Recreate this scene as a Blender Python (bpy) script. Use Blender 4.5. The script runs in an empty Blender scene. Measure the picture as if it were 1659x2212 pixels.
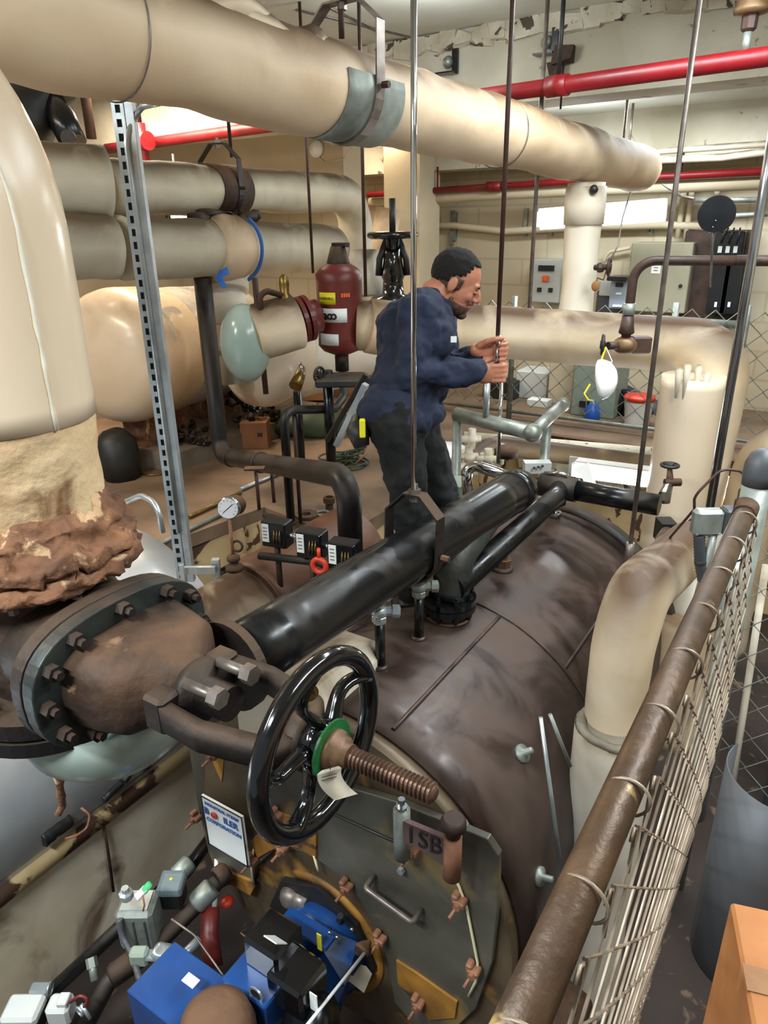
import bpy, math, random
from mathutils import Vector as V, Matrix, noise
random.seed(7)
PI=math.pi
SC=bpy.context.scene
COL=SC.collection
# ---------------------------------------------------------------- camera
FL=1533.;PT=math.radians(21.96);HD=math.radians(32.9);RL=math.radians(0.92)
CAM=V((0,0,3.6))
FW=V((-math.sin(HD)*math.cos(PT),math.cos(HD)*math.cos(PT),-math.sin(PT)))
r0=V((math.cos(HD),math.sin(HD),0)); u0=r0.cross(FW)
RT=r0*math.cos(RL)-u0*math.sin(RL); UP=r0*math.sin(RL)+u0*math.cos(RL)
cd=bpy.data.cameras.new('camera'); cam=bpy.data.objects.new('camera',cd); COL.objects.link(cam)
cam.matrix_world=Matrix(((RT.x,UP.x,-FW.x,CAM.x),(RT.y,UP.y,-FW.y,CAM.y),(RT.z,UP.z,-FW.z,CAM.z),(0,0,0,1)))
cd.sensor_fit='VERTICAL'; cd.sensor_height=24; cd.lens=FL/2212*24; cd.clip_start=.02; cd.clip_end=60
SC.camera=cam
# sight lines used as a surveyor would: a photo point plus one known plane or distance gives the place
def A(px,py,d=None,x=None,y=None,z=None):
    r=FW+RT*((px-829.5)/FL)+UP*((1106-py)/FL)
    if x is not None: t=(x-CAM.x)/r.x
    elif y is not None: t=(y-CAM.y)/r.y
    elif z is not None: t=(z-CAM.z)/r.z
    else: t=d
    return CAM+r*t
def alongy(P,ax,py):
    ax=V(ax); v=P-CAM; k=(1106-py)/FL
    return P+ax*((k*v.dot(FW)-v.dot(UP))/(ax.dot(UP)-k*ax.dot(FW)))
def alongx(P,ax,px):
    ax=V(ax); v=P-CAM; k=(px-829.5)/FL
    return P+ax*((k*v.dot(FW)-v.dot(RT))/(ax.dot(RT)-k*ax.dot(FW)))
def down(P,py): return alongy(P,(0,0,1),py)
X=V((1,0,0));Y=V((0,1,0));Z=V((0,0,1))
# ---------------------------------------------------------------- mesh builder
def frame(ax,hint=None):
    ax=ax.normalized(); h=hint if hint is not None else (Z if abs(ax.z)<.9 else X)
    a=(h-ax*h.dot(ax))
    if a.length<1e-6: a=ax.orthogonal()
    a.normalize(); return ax.cross(a).normalized(),a,ax
class MB:
    def __init__(s): s.v=[];s.f=[];s.sm=[]
    def add(s,vs,fs,smooth=True):
        o=len(s.v); s.v+= [V(v) for v in vs]; s.f+=[tuple(i+o for i in f) for f in fs]; s.sm+=[smooth]*len(fs); return s
    def box(s,c,size,ax=None,bev=0):
        # ax: tuple of 3 axes
        c=V(c); ax=ax or (X,Y,Z); h=[q/2 for q in size]
        if bev<=0:
            vs=[c+ax[0]*(i*h[0])+ax[1]*(j*h[1])+ax[2]*(k*h[2]) for i in(-1,1) for j in(-1,1) for k in(-1,1)]
            return s.add(vs,[(0,1,3,2),(4,6,7,5),(0,4,5,1),(2,3,7,6),(0,2,6,4),(1,5,7,3)],False)
        b=min(bev,min(h)*.9); vs=[];idx={}
        for i in(-1,1):
            for j in(-1,1):
                for k in(-1,1):
                    for n in range(3):
                        q=[i*h[0],j*h[1],k*h[2]]; sg=(i,j,k)
                        for m in range(3):
                            if m!=n:q[m]-=sg[m]*b
                        idx[(i,j,k,n)]=len(vs); vs.append(c+ax[0]*q[0]+ax[1]*q[1]+ax[2]*q[2])
        fs=[]
        for n in range(3):
            a,b2=[m for m in range(3) if m!=n]
            for sg in(-1,1):
                q=[]
                for (p,r) in((-1,-1),(1,-1),(1,1),(-1,1)):
                    t=[0,0,0];t[n]=sg;t[a]=p;t[b2]=r;q.append(idx[(*t,n)])
                fs.append(tuple(q))
            # edges parallel to n
            for p in(-1,1):
                for r in(-1,1):
                    t0=[0,0,0];t1=[0,0,0];t0[a]=t1[a]=p;t0[b2]=t1[b2]=r;t0[n]=-1;t1[n]=1
                    fs.append((idx[(*t0,a)],idx[(*t1,a)],idx[(*t1,b2)],idx[(*t0,b2)]))
        for i in(-1,1):
            for j in(-1,1):
                for k in(-1,1): fs.append(tuple(idx[(i,j,k,n)] for n in range(3)))
        return s.add(vs,fs,False)
    def sweep(s,pts,rad,n=16,cap=True,nz=0,nsc=3,sect=None,closed=False,smooth=True,hint=None,seed=0):
        pts=[V(p) for p in pts]; m=len(pts)
        rad=rad if hasattr(rad,'__len__') else [rad]*m
        tang=[]
        for i in range(m):
            a=pts[(i-1)%m] if (closed or i>0) else pts[i]; b=pts[(i+1)%m] if (closed or i<m-1) else pts[i]
            t=(b-a); tang.append(t.normalized() if t.length>1e-9 else Z)
        bx,by,_=frame(tang[0],hint); vs=[]
        sect=sect or [(math.cos(2*PI*k/n),math.sin(2*PI*k/n)) for k in range(n)]
        n=len(sect)
        for i in range(m):
            t=tang[i]
            by=(by-t*by.dot(t)).normalized(); bx=by.cross(t).normalized()
            for (a,b) in sect:
                d=bx*a+by*b; r=rad[i]
                p=pts[i]+d*r
                if nz: p=p+d*(nz*(noise.noise(p*nsc+V((seed,0,0)))+.45*noise.noise(p*nsc*2.7)))
                vs.append(p)
        fs=[]
        for i in range(m if closed else m-1):
            j=(i+1)%m
            for k in range(n):
                l=(k+1)%n; fs.append((i*n+k,i*n+l,j*n+l,j*n+k))
        s.add(vs,fs,smooth)
        if cap and not closed:
            o=len(s.v)-len(vs)
            s.f.append(tuple(o+k for k in range(n))[::-1]); s.f.append(tuple(o+(m-1)*n+k for k in range(n))); s.sm+=[False,False]
        return s
    def cyl(s,a,b,r,r2=None,n=20,**k): return s.sweep([a,b],[r,r if r2 is None else r2],n,**k)
    def lathe(s,o,ax,prof,n=24,smooth=True,hint=None,sy=1):
        bx,by,az=frame(V(ax),hint); o=V(o); vs=[];m=len(prof)
        for (r,h) in prof:
            for k in range(n):
                t=2*PI*k/n; vs.append(o+az*h+bx*(r*math.cos(t)*sy)+by*(r*math.sin(t)))
        fs=[]
        for i in range(m-1):
            for k in range(n):
                l=(k+1)%n; fs.append((i*n+k,i*n+l,(i+1)*n+l,(i+1)*n+k))
        s.add(vs,fs,smooth); b=len(s.v)-len(vs)
        if prof[0][0]>1e-5: s.f.append(tuple(b+k for k in range(n))[::-1]); s.sm.append(False)
        if prof[-1][0]>1e-5: s.f.append(tuple(b+(m-1)*n+k for k in range(n))); s.sm.append(False)
        return s
    def ring(s,c,ax,R,r,n=36,m=10,sect=None,hint=None,sy=1,a0=0,a1=2*PI):
        bx,by,az=frame(V(ax),hint); full=abs(a1-a0-2*PI)<1e-6
        pts=[V(c)+bx*(R*math.cos(t)*sy)+by*(R*math.sin(t)) for t in [a0+(a1-a0)*k/(n if full else n-1) for k in range(n)]]
        return s.sweep(pts,r,m,closed=full,sect=sect,hint=az)
    def prism(s,pts,depth,smooth=False):
        # pts: planar outline (world), depth: vector
        n=len(pts); d=V(depth); vs=[V(p) for p in pts]+[V(p)+d for p in pts]
        fs=[tuple(range(n))[::-1],tuple(range(n,2*n))]+[(k,(k+1)%n,(k+1)%n+n,k+n) for k in range(n)]
        return s.add(vs,fs,smooth)
    def ell(s,c,r,ax=None,n=16,m=10):
        ax=ax or (X,Y,Z); c=V(c); r=r if hasattr(r,'__len__') else (r,r,r); vs=[c-ax[2]*r[2]];fs=[]
        for i in range(1,m):
            t=-PI/2+PI*i/m
            for k in range(n):
                p=2*PI*k/n; vs.append(c+ax[0]*(r[0]*math.cos(t)*math.cos(p))+ax[1]*(r[1]*math.cos(t)*math.sin(p))+ax[2]*(r[2]*math.sin(t)))
        vs.append(c+ax[2]*r[2]); L=len(vs)-1
        for k in range(n):
            l=(k+1)%n; fs.append((0,1+l,1+k)); fs.append((L,L-n+k,L-n+l))
            for i in range(m-2): a=1+i*n; fs.append((a+k,a+l,a+n+l,a+n+k))
        return s.add(vs,fs,True)
    def plate(s,c,ax,R,th,hole=0,n=28,hint=None,sy=1):
        # annular disc centred at c, thickness th along ax
        prof=[(R,-th/2),(R,th/2)]
        if hole:
            bx,by,az=frame(V(ax),hint); c=V(c); vs=[]
            for (r,h) in ((hole,-th/2),(R,-th/2),(R,th/2),(hole,th/2)):
                for k in range(n):
                    t=2*PI*k/n; vs.append(c+az*h+bx*(r*math.cos(t)*sy)+by*(r*math.sin(t)))
            fs=[]
            for i in range(4):
                j=(i+1)%4
                for k in range(n): l=(k+1)%n; fs.append((i*n+k,i*n+l,j*n+l,j*n+k))
            return s.add(vs,fs,False)
        return s.lathe(c,ax,prof,n,False,hint,sy)
    def bolts(s,c,ax,R,n,r=.012,h=.02,hint=None,sy=1,a0=0,both=0):
        bx,by,az=frame(V(ax),hint)
        for k in range(n):
            t=a0+2*PI*k/n; p=V(c)+bx*(R*math.cos(t)*sy)+by*(R*math.sin(t))
            s.lathe(p,az,[(r,0),(r,h),(r*.5,h),(r*.5,h*1.7)],6,False)
            if both: s.lathe(p-az*both,-az,[(r,0),(r,h),(r*.5,h),(r*.5,h*1.7)],6,False)
        return s
    def jit(s,a,sc):
        for i,p in enumerate(s.v): s.v[i]=p+V((noise.noise(p*sc),noise.noise(p*sc+V((9,3,1))),noise.noise(p*sc+V((2,8,5)))))*a
        return s
    def obj(s,name,mat,loc=None,parent=None,label=None,bevel=0,mods=None):
        if loc is None:
            if parent is not None and 'wl' in parent.keys(): loc=V((0,0,0))
            elif s.v:
                mn=[min(p[i] for p in s.v) for i in range(3)];mx=[max(p[i] for p in s.v) for i in range(3)]
                loc=V(((mn[0]+mx[0])/2,(mn[1]+mx[1])/2,mn[2]))
        w=V(parent['wl']) if parent is not None else V((0,0,0))
        off=w if parent is not None else loc
        me=bpy.data.meshes.new(name); me.from_pydata([tuple(p-off) for p in s.v],[],s.f); me.validate(); 
        sm=s.sm if len(s.sm)==len(me.polygons) else [True]*len(me.polygons)
        me.polygons.foreach_set('use_smooth',sm); me.materials.append(mat); me.update()
        import bmesh
        b=bmesh.new(); b.from_mesh(me); bmesh.ops.recalc_face_normals(b,faces=b.faces); b.to_mesh(me); b.free()
        o=bpy.data.objects.new(name,me); COL.objects.link(o)
        if parent is not None: o.parent=parent; o['wl']=tuple(w)
        else: o.location=loc; o['wl']=tuple(loc)
        if label: o['label']=label
        if bevel:
            md=o.modifiers.new('bevel','BEVEL'); md.width=bevel; md.segments=2; md.limit_method='ANGLE'; md.angle_limit=math.radians(40)
        return o
def tag(o,label,cat,group=None,kind=None):
    o['label']=label;o['category']=cat
    if group:o['group']=group
    if kind:o['kind']=kind
    return o
def thing(name,loc,label,cat,group=None):
    o=bpy.data.objects.new(name,None); COL.objects.link(o); o.location=loc; o['wl']=tuple(loc); o.empty_display_size=.1
    return tag(o,label,cat,group)
def single(name,mb,mat,label,cat,group=None,kind=None,bevel=0): return tag(mb.obj(name,mat,bevel=bevel),label,cat,group,kind)
def struct(name,mb,mat,parent=None):
    o=mb.obj(name,mat,parent=parent)
    if parent is None:o['kind']='structure'
    return o
def bend(pts,r,n=8):
    pts=[V(p) for p in pts]; out=[pts[0]]
    rs=r if hasattr(r,'__len__') else [r]*(len(pts)-2)
    for i in range(1,len(pts)-1):
        a,b,c=pts[i-1],pts[i],pts[i+1]; u=(a-b);w=(c-b); ang=u.angle(w)
        t=min(rs[i-1]/math.tan(ang/2) if ang<PI-.01 else 0,u.length*.49,w.length*.49)
        if t<1e-4: out.append(b);continue
        p=b+u.normalized()*t;q=b+w.normalized()*t; R=t*math.tan(ang/2)
        cc=b+(u.normalized()+w.normalized()).normalized()*(R/math.sin(ang/2)) if ang>.01 else b
        x=(p-cc);y=(q-cc); th=x.angle(y)
        for k in range(n+1):
            f=k/n; out.append(cc+(x*math.sin((1-f)*th)+y*math.sin(f*th))/math.sin(th))
    out.append(pts[-1]); return out
def dens(pts,step):
    pts=[V(p) for p in pts];out=[pts[0]]
    for a,b in zip(pts,pts[1:]):
        k=max(1,int((b-a).length/step))
        out+=[a.lerp(b,i/k) for i in range(1,k+1)]
    return out
def text(s,size,c,right,up,mat,name,parent,th=.0006,bold=False,lab=None):
    cu=bpy.data.curves.new('t','FONT'); cu.body=s; cu.size=size; cu.align_x='CENTER'; cu.align_y='CENTER'; cu.extrude=th; cu.resolution_u=3
    if bold: cu.offset=size*.025
    t=bpy.data.objects.new('t',cu); me=bpy.data.meshes.new_from_object(t); bpy.data.objects.remove(t)
    right=right.normalized(); up=up.normalized(); nn=right.cross(up); mw=V(parent['wl']); c=V(c)
    for v in me.vertices: v.co=c+right*v.co.x+up*v.co.y+nn*v.co.z-mw
    me.materials.clear(); me.materials.append(mat); me.name=name
    o=bpy.data.objects.new(name,me); COL.objects.link(o); o.parent=parent; o['wl']=tuple(mw); return o
# ---------------------------------------------------------------- materials
def lin(h):
    h=h.lstrip('#'); c=[int(h[i:i+2],16)/255 for i in(0,2,4)]
    return tuple(x/12.92 if x<=.04045 else ((x+.055)/1.055)**2.4 for x in c)+(1,)
def mat(name,c1,c2=None,sc=4,rough=.6,metal=0,bump=0,bsc=20,dust=None,dlev=.5,spot=None,ssc=6,sth=.6,emis=0,coat=0,sw=.06,det=6,rv=.15,alpha=1,brick=None):
    m=bpy.data.materials.new(name); m.use_nodes=True; nt=m.node_tree; N=nt.nodes; L=nt.links; b=N['Principled BSDF']
    b.inputs['Roughness'].default_value=rough; b.inputs['Metallic'].default_value=metal
    if coat: b.inputs['Coat Weight'].default_value=coat; b.inputs['Coat Roughness'].default_value=.12
    tc=N.new('ShaderNodeTexCoord')
    def nz(scale,d=det,dist=0):
        t=N.new('ShaderNodeTexNoise'); t.inputs['Scale'].default_value=scale; t.inputs['Detail'].default_value=d; t.inputs['Distortion'].default_value=dist
        L.new(tc.outputs['Object'],t.inputs['Vector']); return t.outputs['Fac']
    def ramp(src,a,c):
        r=N.new('ShaderNodeMapRange'); r.inputs[1].default_value=a; r.inputs[2].default_value=c; L.new(src,r.inputs[0]); return r.outputs[0]
    def mix(f,a,c):
        x=N.new('ShaderNodeMix'); x.data_type='RGBA'; L.new(f,x.inputs[0])
        for v,i in((a,6),(c,7)):
            if isinstance(v,tuple): x.inputs[i].default_value=v
            else: L.new(v,x.inputs[i])
        return x.outputs[2]
    col=lin(c1)
    if c2: col=mix(ramp(nz(sc,det,.4),.35,.65),lin(c1),lin(c2))
    if brick:
        br=N.new('ShaderNodeTexBrick'); br.inputs['Scale'].default_value=brick[0]; br.inputs['Mortar Size'].default_value=.012
        br.inputs['Color1'].default_value=(1,1,1,1);br.inputs['Color2'].default_value=(.97,.97,.97,1);br.inputs['Mortar'].default_value=(.84,.82,.78,1)
        mp=N.new('ShaderNodeMapping'); mp.inputs['Rotation'].default_value=brick[1]; L.new(tc.outputs['Object'],mp.inputs[0]); L.new(mp.outputs[0],br.inputs['Vector'])
        x=N.new('ShaderNodeMix'); x.data_type='RGBA'; x.blend_type='MULTIPLY'; x.inputs[0].default_value=1
        if isinstance(col,tuple): x.inputs[6].default_value=col
        else: L.new(col,x.inputs[6])
        L.new(br.outputs[0],x.inputs[7]); col=x.outputs[2]
    if spot: col=mix(ramp(nz(ssc,8,.6),sth,sth+sw),col,lin(spot))
    if dust:
        g=N.new('ShaderNodeNewGeometry'); sp=N.new('ShaderNodeSeparateXYZ'); L.new(g.outputs['Normal'],sp.inputs[0])
        a=ramp(sp.outputs[2],.0,.8); mu=N.new('ShaderNodeMath'); mu.operation='MULTIPLY'; L.new(a,mu.inputs[0]); L.new(ramp(nz(3.3,7,.8),.5-dlev*.45,.72-dlev*.25),mu.inputs[1])
        col=mix(mu.outputs[0],col,lin(dust))
        if metal or rough<.5:
            r2=N.new('ShaderNodeMapRange'); r2.inputs[3].default_value=rough; r2.inputs[4].default_value=.85; L.new(mu.outputs[0],r2.inputs[0]); L.new(r2.outputs[0],b.inputs['Roughness'])
    elif rv and rough<.9:
        r2=N.new('ShaderNodeMapRange'); r2.inputs[3].default_value=max(.03,rough-rv); r2.inputs[4].default_value=min(1,rough+rv); L.new(nz(sc*2.3,4),r2.inputs[0]); L.new(r2.outputs[0],b.inputs['Roughness'])
    if isinstance(col,tuple): b.inputs['Base Color'].default_value=col
    else: L.new(col,b.inputs['Base Color'])
    if bump:
        bp=N.new('ShaderNodeBump'); bp.inputs['Strength'].default_value=bump; bp.inputs['Distance'].default_value=.01; L.new(nz(bsc,8),bp.inputs['Height']); L.new(bp.outputs[0],b.inputs['Normal'])
    if emis:
        b.inputs['Emission Color'].default_value=lin(c1); b.inputs['Emission Strength'].default_value=emis
    if alpha<1:
        b.inputs['Transmission Weight'].default_value=1-alpha
    return m
M={}
M['deck']=mat('deck concrete','#806750','#584634',1.6,.75,bump=.25,bsc=12,spot='#4a382b',ssc=2.2,sth=.62,sw=.2)
M['pit']=mat('pit floor','#3a2c24','#221a16',1.5,.7,bump=.4,bsc=9,spot='#6f5b48',ssc=7,sth=.62)
M['wallc']=mat('cream painted wall','#cfc2a6','#b8a88c',.7,.75,bump=.12,bsc=14,spot='#8f7c61',ssc=2.5,sth=.68,sw=.2)
M['block']=mat('cream painted blocks','#cfc3a8','#b9aa8e',.7,.75,bump=.12,bsc=14,brick=(.8,(PI/2,0,0)),spot='#9a8668',ssc=2.5,sth=.7,sw=.2)
M['beamc']=mat('white chalky beam','#cfcab8','#aea690',1.3,.85,bump=.5,bsc=16,spot='#6d6455',ssc=9,sth=.66,sw=.05)
M['ceil']=mat('white ceiling','#d5d6ca','#bbb9aa',.9,.85,bump=.25,bsc=10,spot='#8f8a7c',ssc=3,sth=.7,sw=.15)
M['peel']=mat('peeling cream paint','#c9b285','#a98d62',2,.7,bump=.35,bsc=18,spot='#4a3223',ssc=4.5,sth=.56,sw=.03)
M['crumb']=mat('crumbling whitewash','#d9d2bf','#b3a78e',3,.85,bump=1,bsc=20,spot='#54483a',ssc=10,sth=.6,sw=.03)
M['canvas']=mat('cream canvas lagging','#dbc5a6','#caad8b',1.5,.62,bump=.35,bsc=9,dust='#6b543a',dlev=.9,spot='#a98d6b',ssc=1.8,sth=.58,sw=.3)
M['canvasg']=mat('grey cream lagging','#c6bda7','#b5a88e',1.5,.66,bump=.45,bsc=9,dust='#54452f',dlev=1.0,spot='#8f7f66',ssc=2.2,sth=.56,sw=.3)
M['white']=mat('white plastic jacket','#dccab2','#d2bc9f',1,.22,bump=.03,bsc=4,rv=.06,dust='#a58c6d',dlev=.1)
M['whitep']=mat('white jacket','#e4dccb','#d6c9b3',1.3,.4,bump=.25,bsc=6,dust='#7c6a50',dlev=.45)
M['stained']=mat('stained lagging','#dccbb0','#bfa682',2,.6,bump=.35,bsc=9,dust='#523b27',dlev=1.0,spot='#8a6c4a',ssc=4,sth=.66,sw=.15)
M['bare']=mat('bare old lagging','#d2b78f','#b18f66',2.5,.85,bump=1,bsc=22,spot='#7a5736',ssc=7,sth=.6,sw=.12)
M['crust']=mat('crusty rusted joint','#8a5f42','#4d3324',7,.9,bump=1.2,bsc=30,spot='#c7a27c',ssc=12,sth=.62,sw=.06)
M['iron']=mat('dark cast iron','#2a221e','#181412',5,.5,metal=.3,bump=.4,bsc=35,dust='#54402f',dlev=.55)
M['irong']=mat('greenish grey iron','#3b4340','#262b29',5,.45,metal=.4,bump=.25,bsc=35,dust='#5d4636',dlev=.3)
M['rust']=mat('rusty brown iron','#46301f','#2a1d15',8,.7,metal=.15,bump=.6,bsc=30,dust='#6b4d36',dlev=.45,spot='#8a6c50',ssc=12,sth=.66)
M['boiler']=mat('brown boiler steel','#3c2d27','#2a201c',2.2,.3,metal=.25,bump=.12,bsc=9,spot='#57453a',ssc=2.6,sth=.54,sw=.2,rv=.18,dust='#55443a',dlev=.2)
M['blackp']=mat('black lacquered pipe','#17181a','#0d0e0f',3,.23,metal=.1,bump=.05,bsc=8,dust='#2c231a',dlev=.0,rv=.1)
M['blackd']=mat('dusty black pipe','#1d1b1a','#131211',3,.4,metal=.1,bump=.08,bsc=10,dust='#43362a',dlev=.45)
M['gloss']=mat('gloss black enamel','#0c0c0d','#101011',3,.12,metal=.1,bump=.06,bsc=14,rv=.05,coat=.6)
M['black']=mat('black paint','#161616','#222120',4,.5)
M['brown']=mat('brown iron pipe','#4b352b','#33251f',6,.55,metal=.2,bump=.2,bsc=30)
M['brownd']=mat('brown painted shell','#573521','#44291b',2.5,.5,bump=.08,bsc=10,dust='#6b4630',dlev=.4)
M['galv']=mat('galvanised steel','#c3cacc','#a2abae',8,.35,metal=.7,bump=.03,bsc=30,rv=.1)
M['galvd']=mat('dull galvanised tube','#9aa19a','#797c73',9,.45,metal=.5,bump=.1,bsc=30)
M['shiny']=mat('bright steel','#c9cdd1','#a9aeb3',6,.18,metal=.95,rv=.06)
M['alum']=mat('brushed aluminium jacket','#d2d4d5','#b9bcbe',2.5,.33,metal=.6,bump=.06,bsc=5,spot='#6f6a64',ssc=4,sth=.7,sw=.15)
M['chrome']=mat('chrome','#d9dcde',None,6,.1,metal=1,rv=0)
M['brass']=mat('brass','#8d7138','#63512b',8,.35,metal=.7)
M['bronze']=mat('bronze fitting','#7d6344','#5a3f2c',8,.5,metal=.4,bump=.3)
M['rodg']=mat('grey steel rod','#8a8078','#655b53',12,.42,metal=.6)
M['rodb']=mat('brown steel rod','#4f352b','#3b2822',12,.5,metal=.3)
M['red']=mat('red sprinkler paint','#8c1219','#6e0f15',3,.4,bump=.08)
M['redt']=mat('dark red tank paint','#6a231b','#571b16',3,.42,bump=.1,bsc=18)
M['redb']=mat('bright red','#c5341f',None,4,.4)
M['green']=mat('green enamel','#1f6b35','#195429',20,.3,bump=.1)
M['blue']=mat('blue burner paint','#174583','#12376b',3,.3,bump=.04,coat=.3)
M['bluem']=mat('blue tape','#2c63b4',None,3,.6)
M['label']=mat('white label','#e2e4e0',None,3,.6)
M['labelp']=mat('paper tag','#d4ccba','#beb29b',8,.8)
M['yellow']=mat('yellow label','#ddd21f',None,3,.5)
M['orange']=mat('orange plastic','#e8651f',None,3,.5)
M['ochre']=mat('ochre painted steel','#b07c2e','#7c5524',4,.6,bump=.2,spot='#4b3826',ssc=5,sth=.58)
M['face']=mat('dark face plate','#6d6a5d','#433f36',2.2,.42,metal=.3,bump=.3,bsc=14,spot='#8f7645',ssc=3.2,sth=.57,sw=.14)
M['faceb']=mat('brown face plate','#6a5a45','#4a3c2c',4,.5,metal=.25,bump=.15,bsc=14,spot='#a0773a',ssc=4,sth=.6,sw=.1)
M['lug']=mat('tan clamp lug','#96674c','#6f4833',9,.6,bump=.2)
M['wood']=mat('worn wood','#9a6b3c','#7c522b',8,.6)
M['card']=mat('cardboard','#8f6140','#7a5133',3,.8,bump=.1)
M['boxo']=mat('orange carton','#b0713c','#925a2c',3,.75,bump=.15,bsc=8,spot='#d9985c',ssc=3,sth=.62,sw=.1)
M['cab']=mat('olive grey cabinet','#9a9680','#8a866f',1,.5)
M['cabw']=mat('pale grey box','#c4c6c2','#b4b6b2',2,.45)
M['cabg']=mat('green grey box','#8f9c8e','#7d897c',2,.5)
M['cabk']=mat('black panel','#121316','#1c1d20',3,.25)
M['glow']=mat('fluorescent tube glow','#f4faff',None,1,.5,emis=14)
M['gloww']=mat('warm lamp glow','#ffe2a8',None,1,.5,emis=16)
M['white2']=mat('white plastic','#e8e8e4',None,2,.4)
M['wrap']=mat('tattered insulation','#8d8574','#5d5547',6,.9,bump=1,bsc=20)
M['skin']=mat('skin','#b87a5e','#a86b51',9,.5,bump=.06,bsc=60)
M['hair']=mat('dark hair','#110c0a','#0a0706',30,.95,bump=.5,bsc=120)
M['beard']=mat('short beard','#3f2a20','#5d4033',60,.7,bump=.3,bsc=150)
M['navy']=mat('navy sweatshirt','#131d36','#0f182d',5,.85,bump=.3,bsc=18)
M['pants']=mat('dark olive trousers','#0f100f','#090a09',5,.95,bump=.3,bsc=18)
M['boot']=mat('black boot','#141414',None,5,.5)
M['dial']=mat('gauge face','#e6e6ea',None,3,.35)
M['screen']=mat('dark glass','#0b0d10',None,3,.1)
M['glassd']=mat('smoky clear cover','#9fb0b4',None,2,.08,alpha=.35)
M['rope']=mat('cream gasket rope','#d8d0a8',None,9,.9)
M['fence']=mat('rusty galvanised wire','#9d8d7a','#6f5f4e',18,.5,metal=.4)
M['fencer']=mat('weathered rail','#5a432e','#3a2a1d',9,.45,metal=.35,bump=.3,bsc=40,spot='#a98a55',ssc=9,sth=.63,sw=.08)
M['bluejar']=mat('blue plastic','#1f4f9e',None,3,.3)
M['greenb']=mat('dark green bag','#2f3d2a','#3f4c33',3,.6,bump=.5,bsc=7)
M['blue2']=mat('navy drum','#1a2f55','#101d38',3,.4)
M['duct']=mat('grey sheet duct','#56585b','#45474a',2,.5,metal=.3)
M['silvfoil']=mat('crumpled foil jacket','#d8d2c8','#bdb4a6',3,.3,metal=.5,bump=.4,bsc=6)
M['celad']=mat('celadon plastic jacket','#a9b7ad','#8fa196',2,.2,rv=.05,bump=.03,bsc=5)
# ================================================================ setting
deckp=[(-2.7,3.62),(-3.55,3.78),(-3.7,2.78),(-4.2,2.5),(-10,2.5),(-10,9),(4,9),(4,6.6),(-2.7,6.6)]
struct('floor_deck',MB().prism([V((a,b,1.5)) for a,b in deckp],(0,0,.1)),M['deck'])
ins=[(-2.74,3.66),(-3.53,3.82),(-3.74,2.8),(-4.22,2.54),(-10,2.54),(-10,9),(4,9),(4,6.64),(-2.74,6.64)]
struct('wall_pit',MB().prism([V((a,b,.2)) for a,b in ins],(0,0,1.299)),M['peel'])
struct('floor_pit',MB().box((-3,1.8,.2),(14,9.7,.1)),M['pit'])
struct('floor_platform',MB().box((2.05,-.6,1.78),(4.0,4.7,.1)),M['pit'])
struct('ceiling_near',MB().box((-3,1.4,5.05),(14,8.8,.1)),M['ceil'])
struct('ceiling_far',MB().box((-3,7.6,4.76),(14,2.8,.2)),M['ceil'])
b=MB(); b.box((-3,6.0,4.76),(14,.4,.6)); struct('ceiling_beam_near',b,M['beamc'])
b=MB(); b.box((-3,8.55,4.44),(14,.4,.46)); struct('ceiling_beam_far',b,M['beamc'])
b=MB(); b.box((-7.3,7.2,4.3),(4.6,.35,.8)); struct('ceiling_beam_left',b,M['wallc'])
struct('wall_back',MB().box((-3,9.0,2.9),(14,.2,3.8)),M['block'])
struct('wall_left',MB().box((-9.9,3,2.6),(.2,12,5)),M['wallc'])
struct('wall_right',MB().box((3.9,3,2.6),(.2,12,5)),M['wallc'])
c=A(886,560,y=8.2); struct('trim_1',MB().box((c.x,8.25,3.1),(.5,.5,3.0)),M['wallc'])
# ledge strips along far deck edge
struct('trim_2',MB().box((.7,6.58,1.62),(6.6,.08,.1)),M['rust'])
b=MB()
for i in range(30): b.box((-2.5+i*.2,6.62,1.37+.02*math.sin(i*2.1)),(.22,.12,.2+.05*math.sin(i*1.7)))
struct('trim_3',b.jit(.05,9),M['crumb'])
# seams across the near ceiling slab
for k,(a,c) in enumerate((((640,20),(1010,110)),((830,75),(700,10)))):
    p=A(*a,z=4.998);q=A(*c,z=4.998); struct('trim_%d'%(4+k),MB().sweep([p,q],.012,6),M['rodg'])
# ================================================================ lagged pipes overhead
def lag(name,pts,r,m,label,cat='pipe',br=.3,n=40,nz=.012,nsc=3,step=.06,group=None,seed=0,cap=True,bn=10):
    p=dens(bend(pts,br,bn),step); k=len(p)
    if hasattr(r,'__len__'): r=[r[0]+(r[1]-r[0])*i/(k-1) for i in range(k)]
    t=thing(name,tuple(p[0]),label,cat,group)
    MB().sweep(p,r,n,nz=nz,nsc=nsc,seed=seed,cap=cap).obj('lagging',m,parent=t)
    return t
def band(t,c,ax,r,w,m,name='band',dy=0):
    MB().lathe(c,ax,[(r*.9,-w/2),(r,-w/2),(r+.003,0),(r,w/2),(r*.9,w/2)],36).obj(name,m,parent=t)
P1=A(300,90,2.25);P2=A(1385,366,6.0); dr=(P2-P1).normalized()
P0=P1-dr*1.2
top=lag('insulated_pipe',[P0,P2],.175,M['canvas'],'large cream lagged pipe crossing overhead from upper left',nz=.02,nsc=2.2,step=.05)
MB().ell(P2,(.17,.17,.13),frame(dr)).obj('end_cap',M['canvas'],parent=top)
for px in (245,1080): 
    q=alongx(P1,dr,px); MB().ring(q,dr,.181,.003,40,6).obj('seam',M['rodg'],parent=top)
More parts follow.
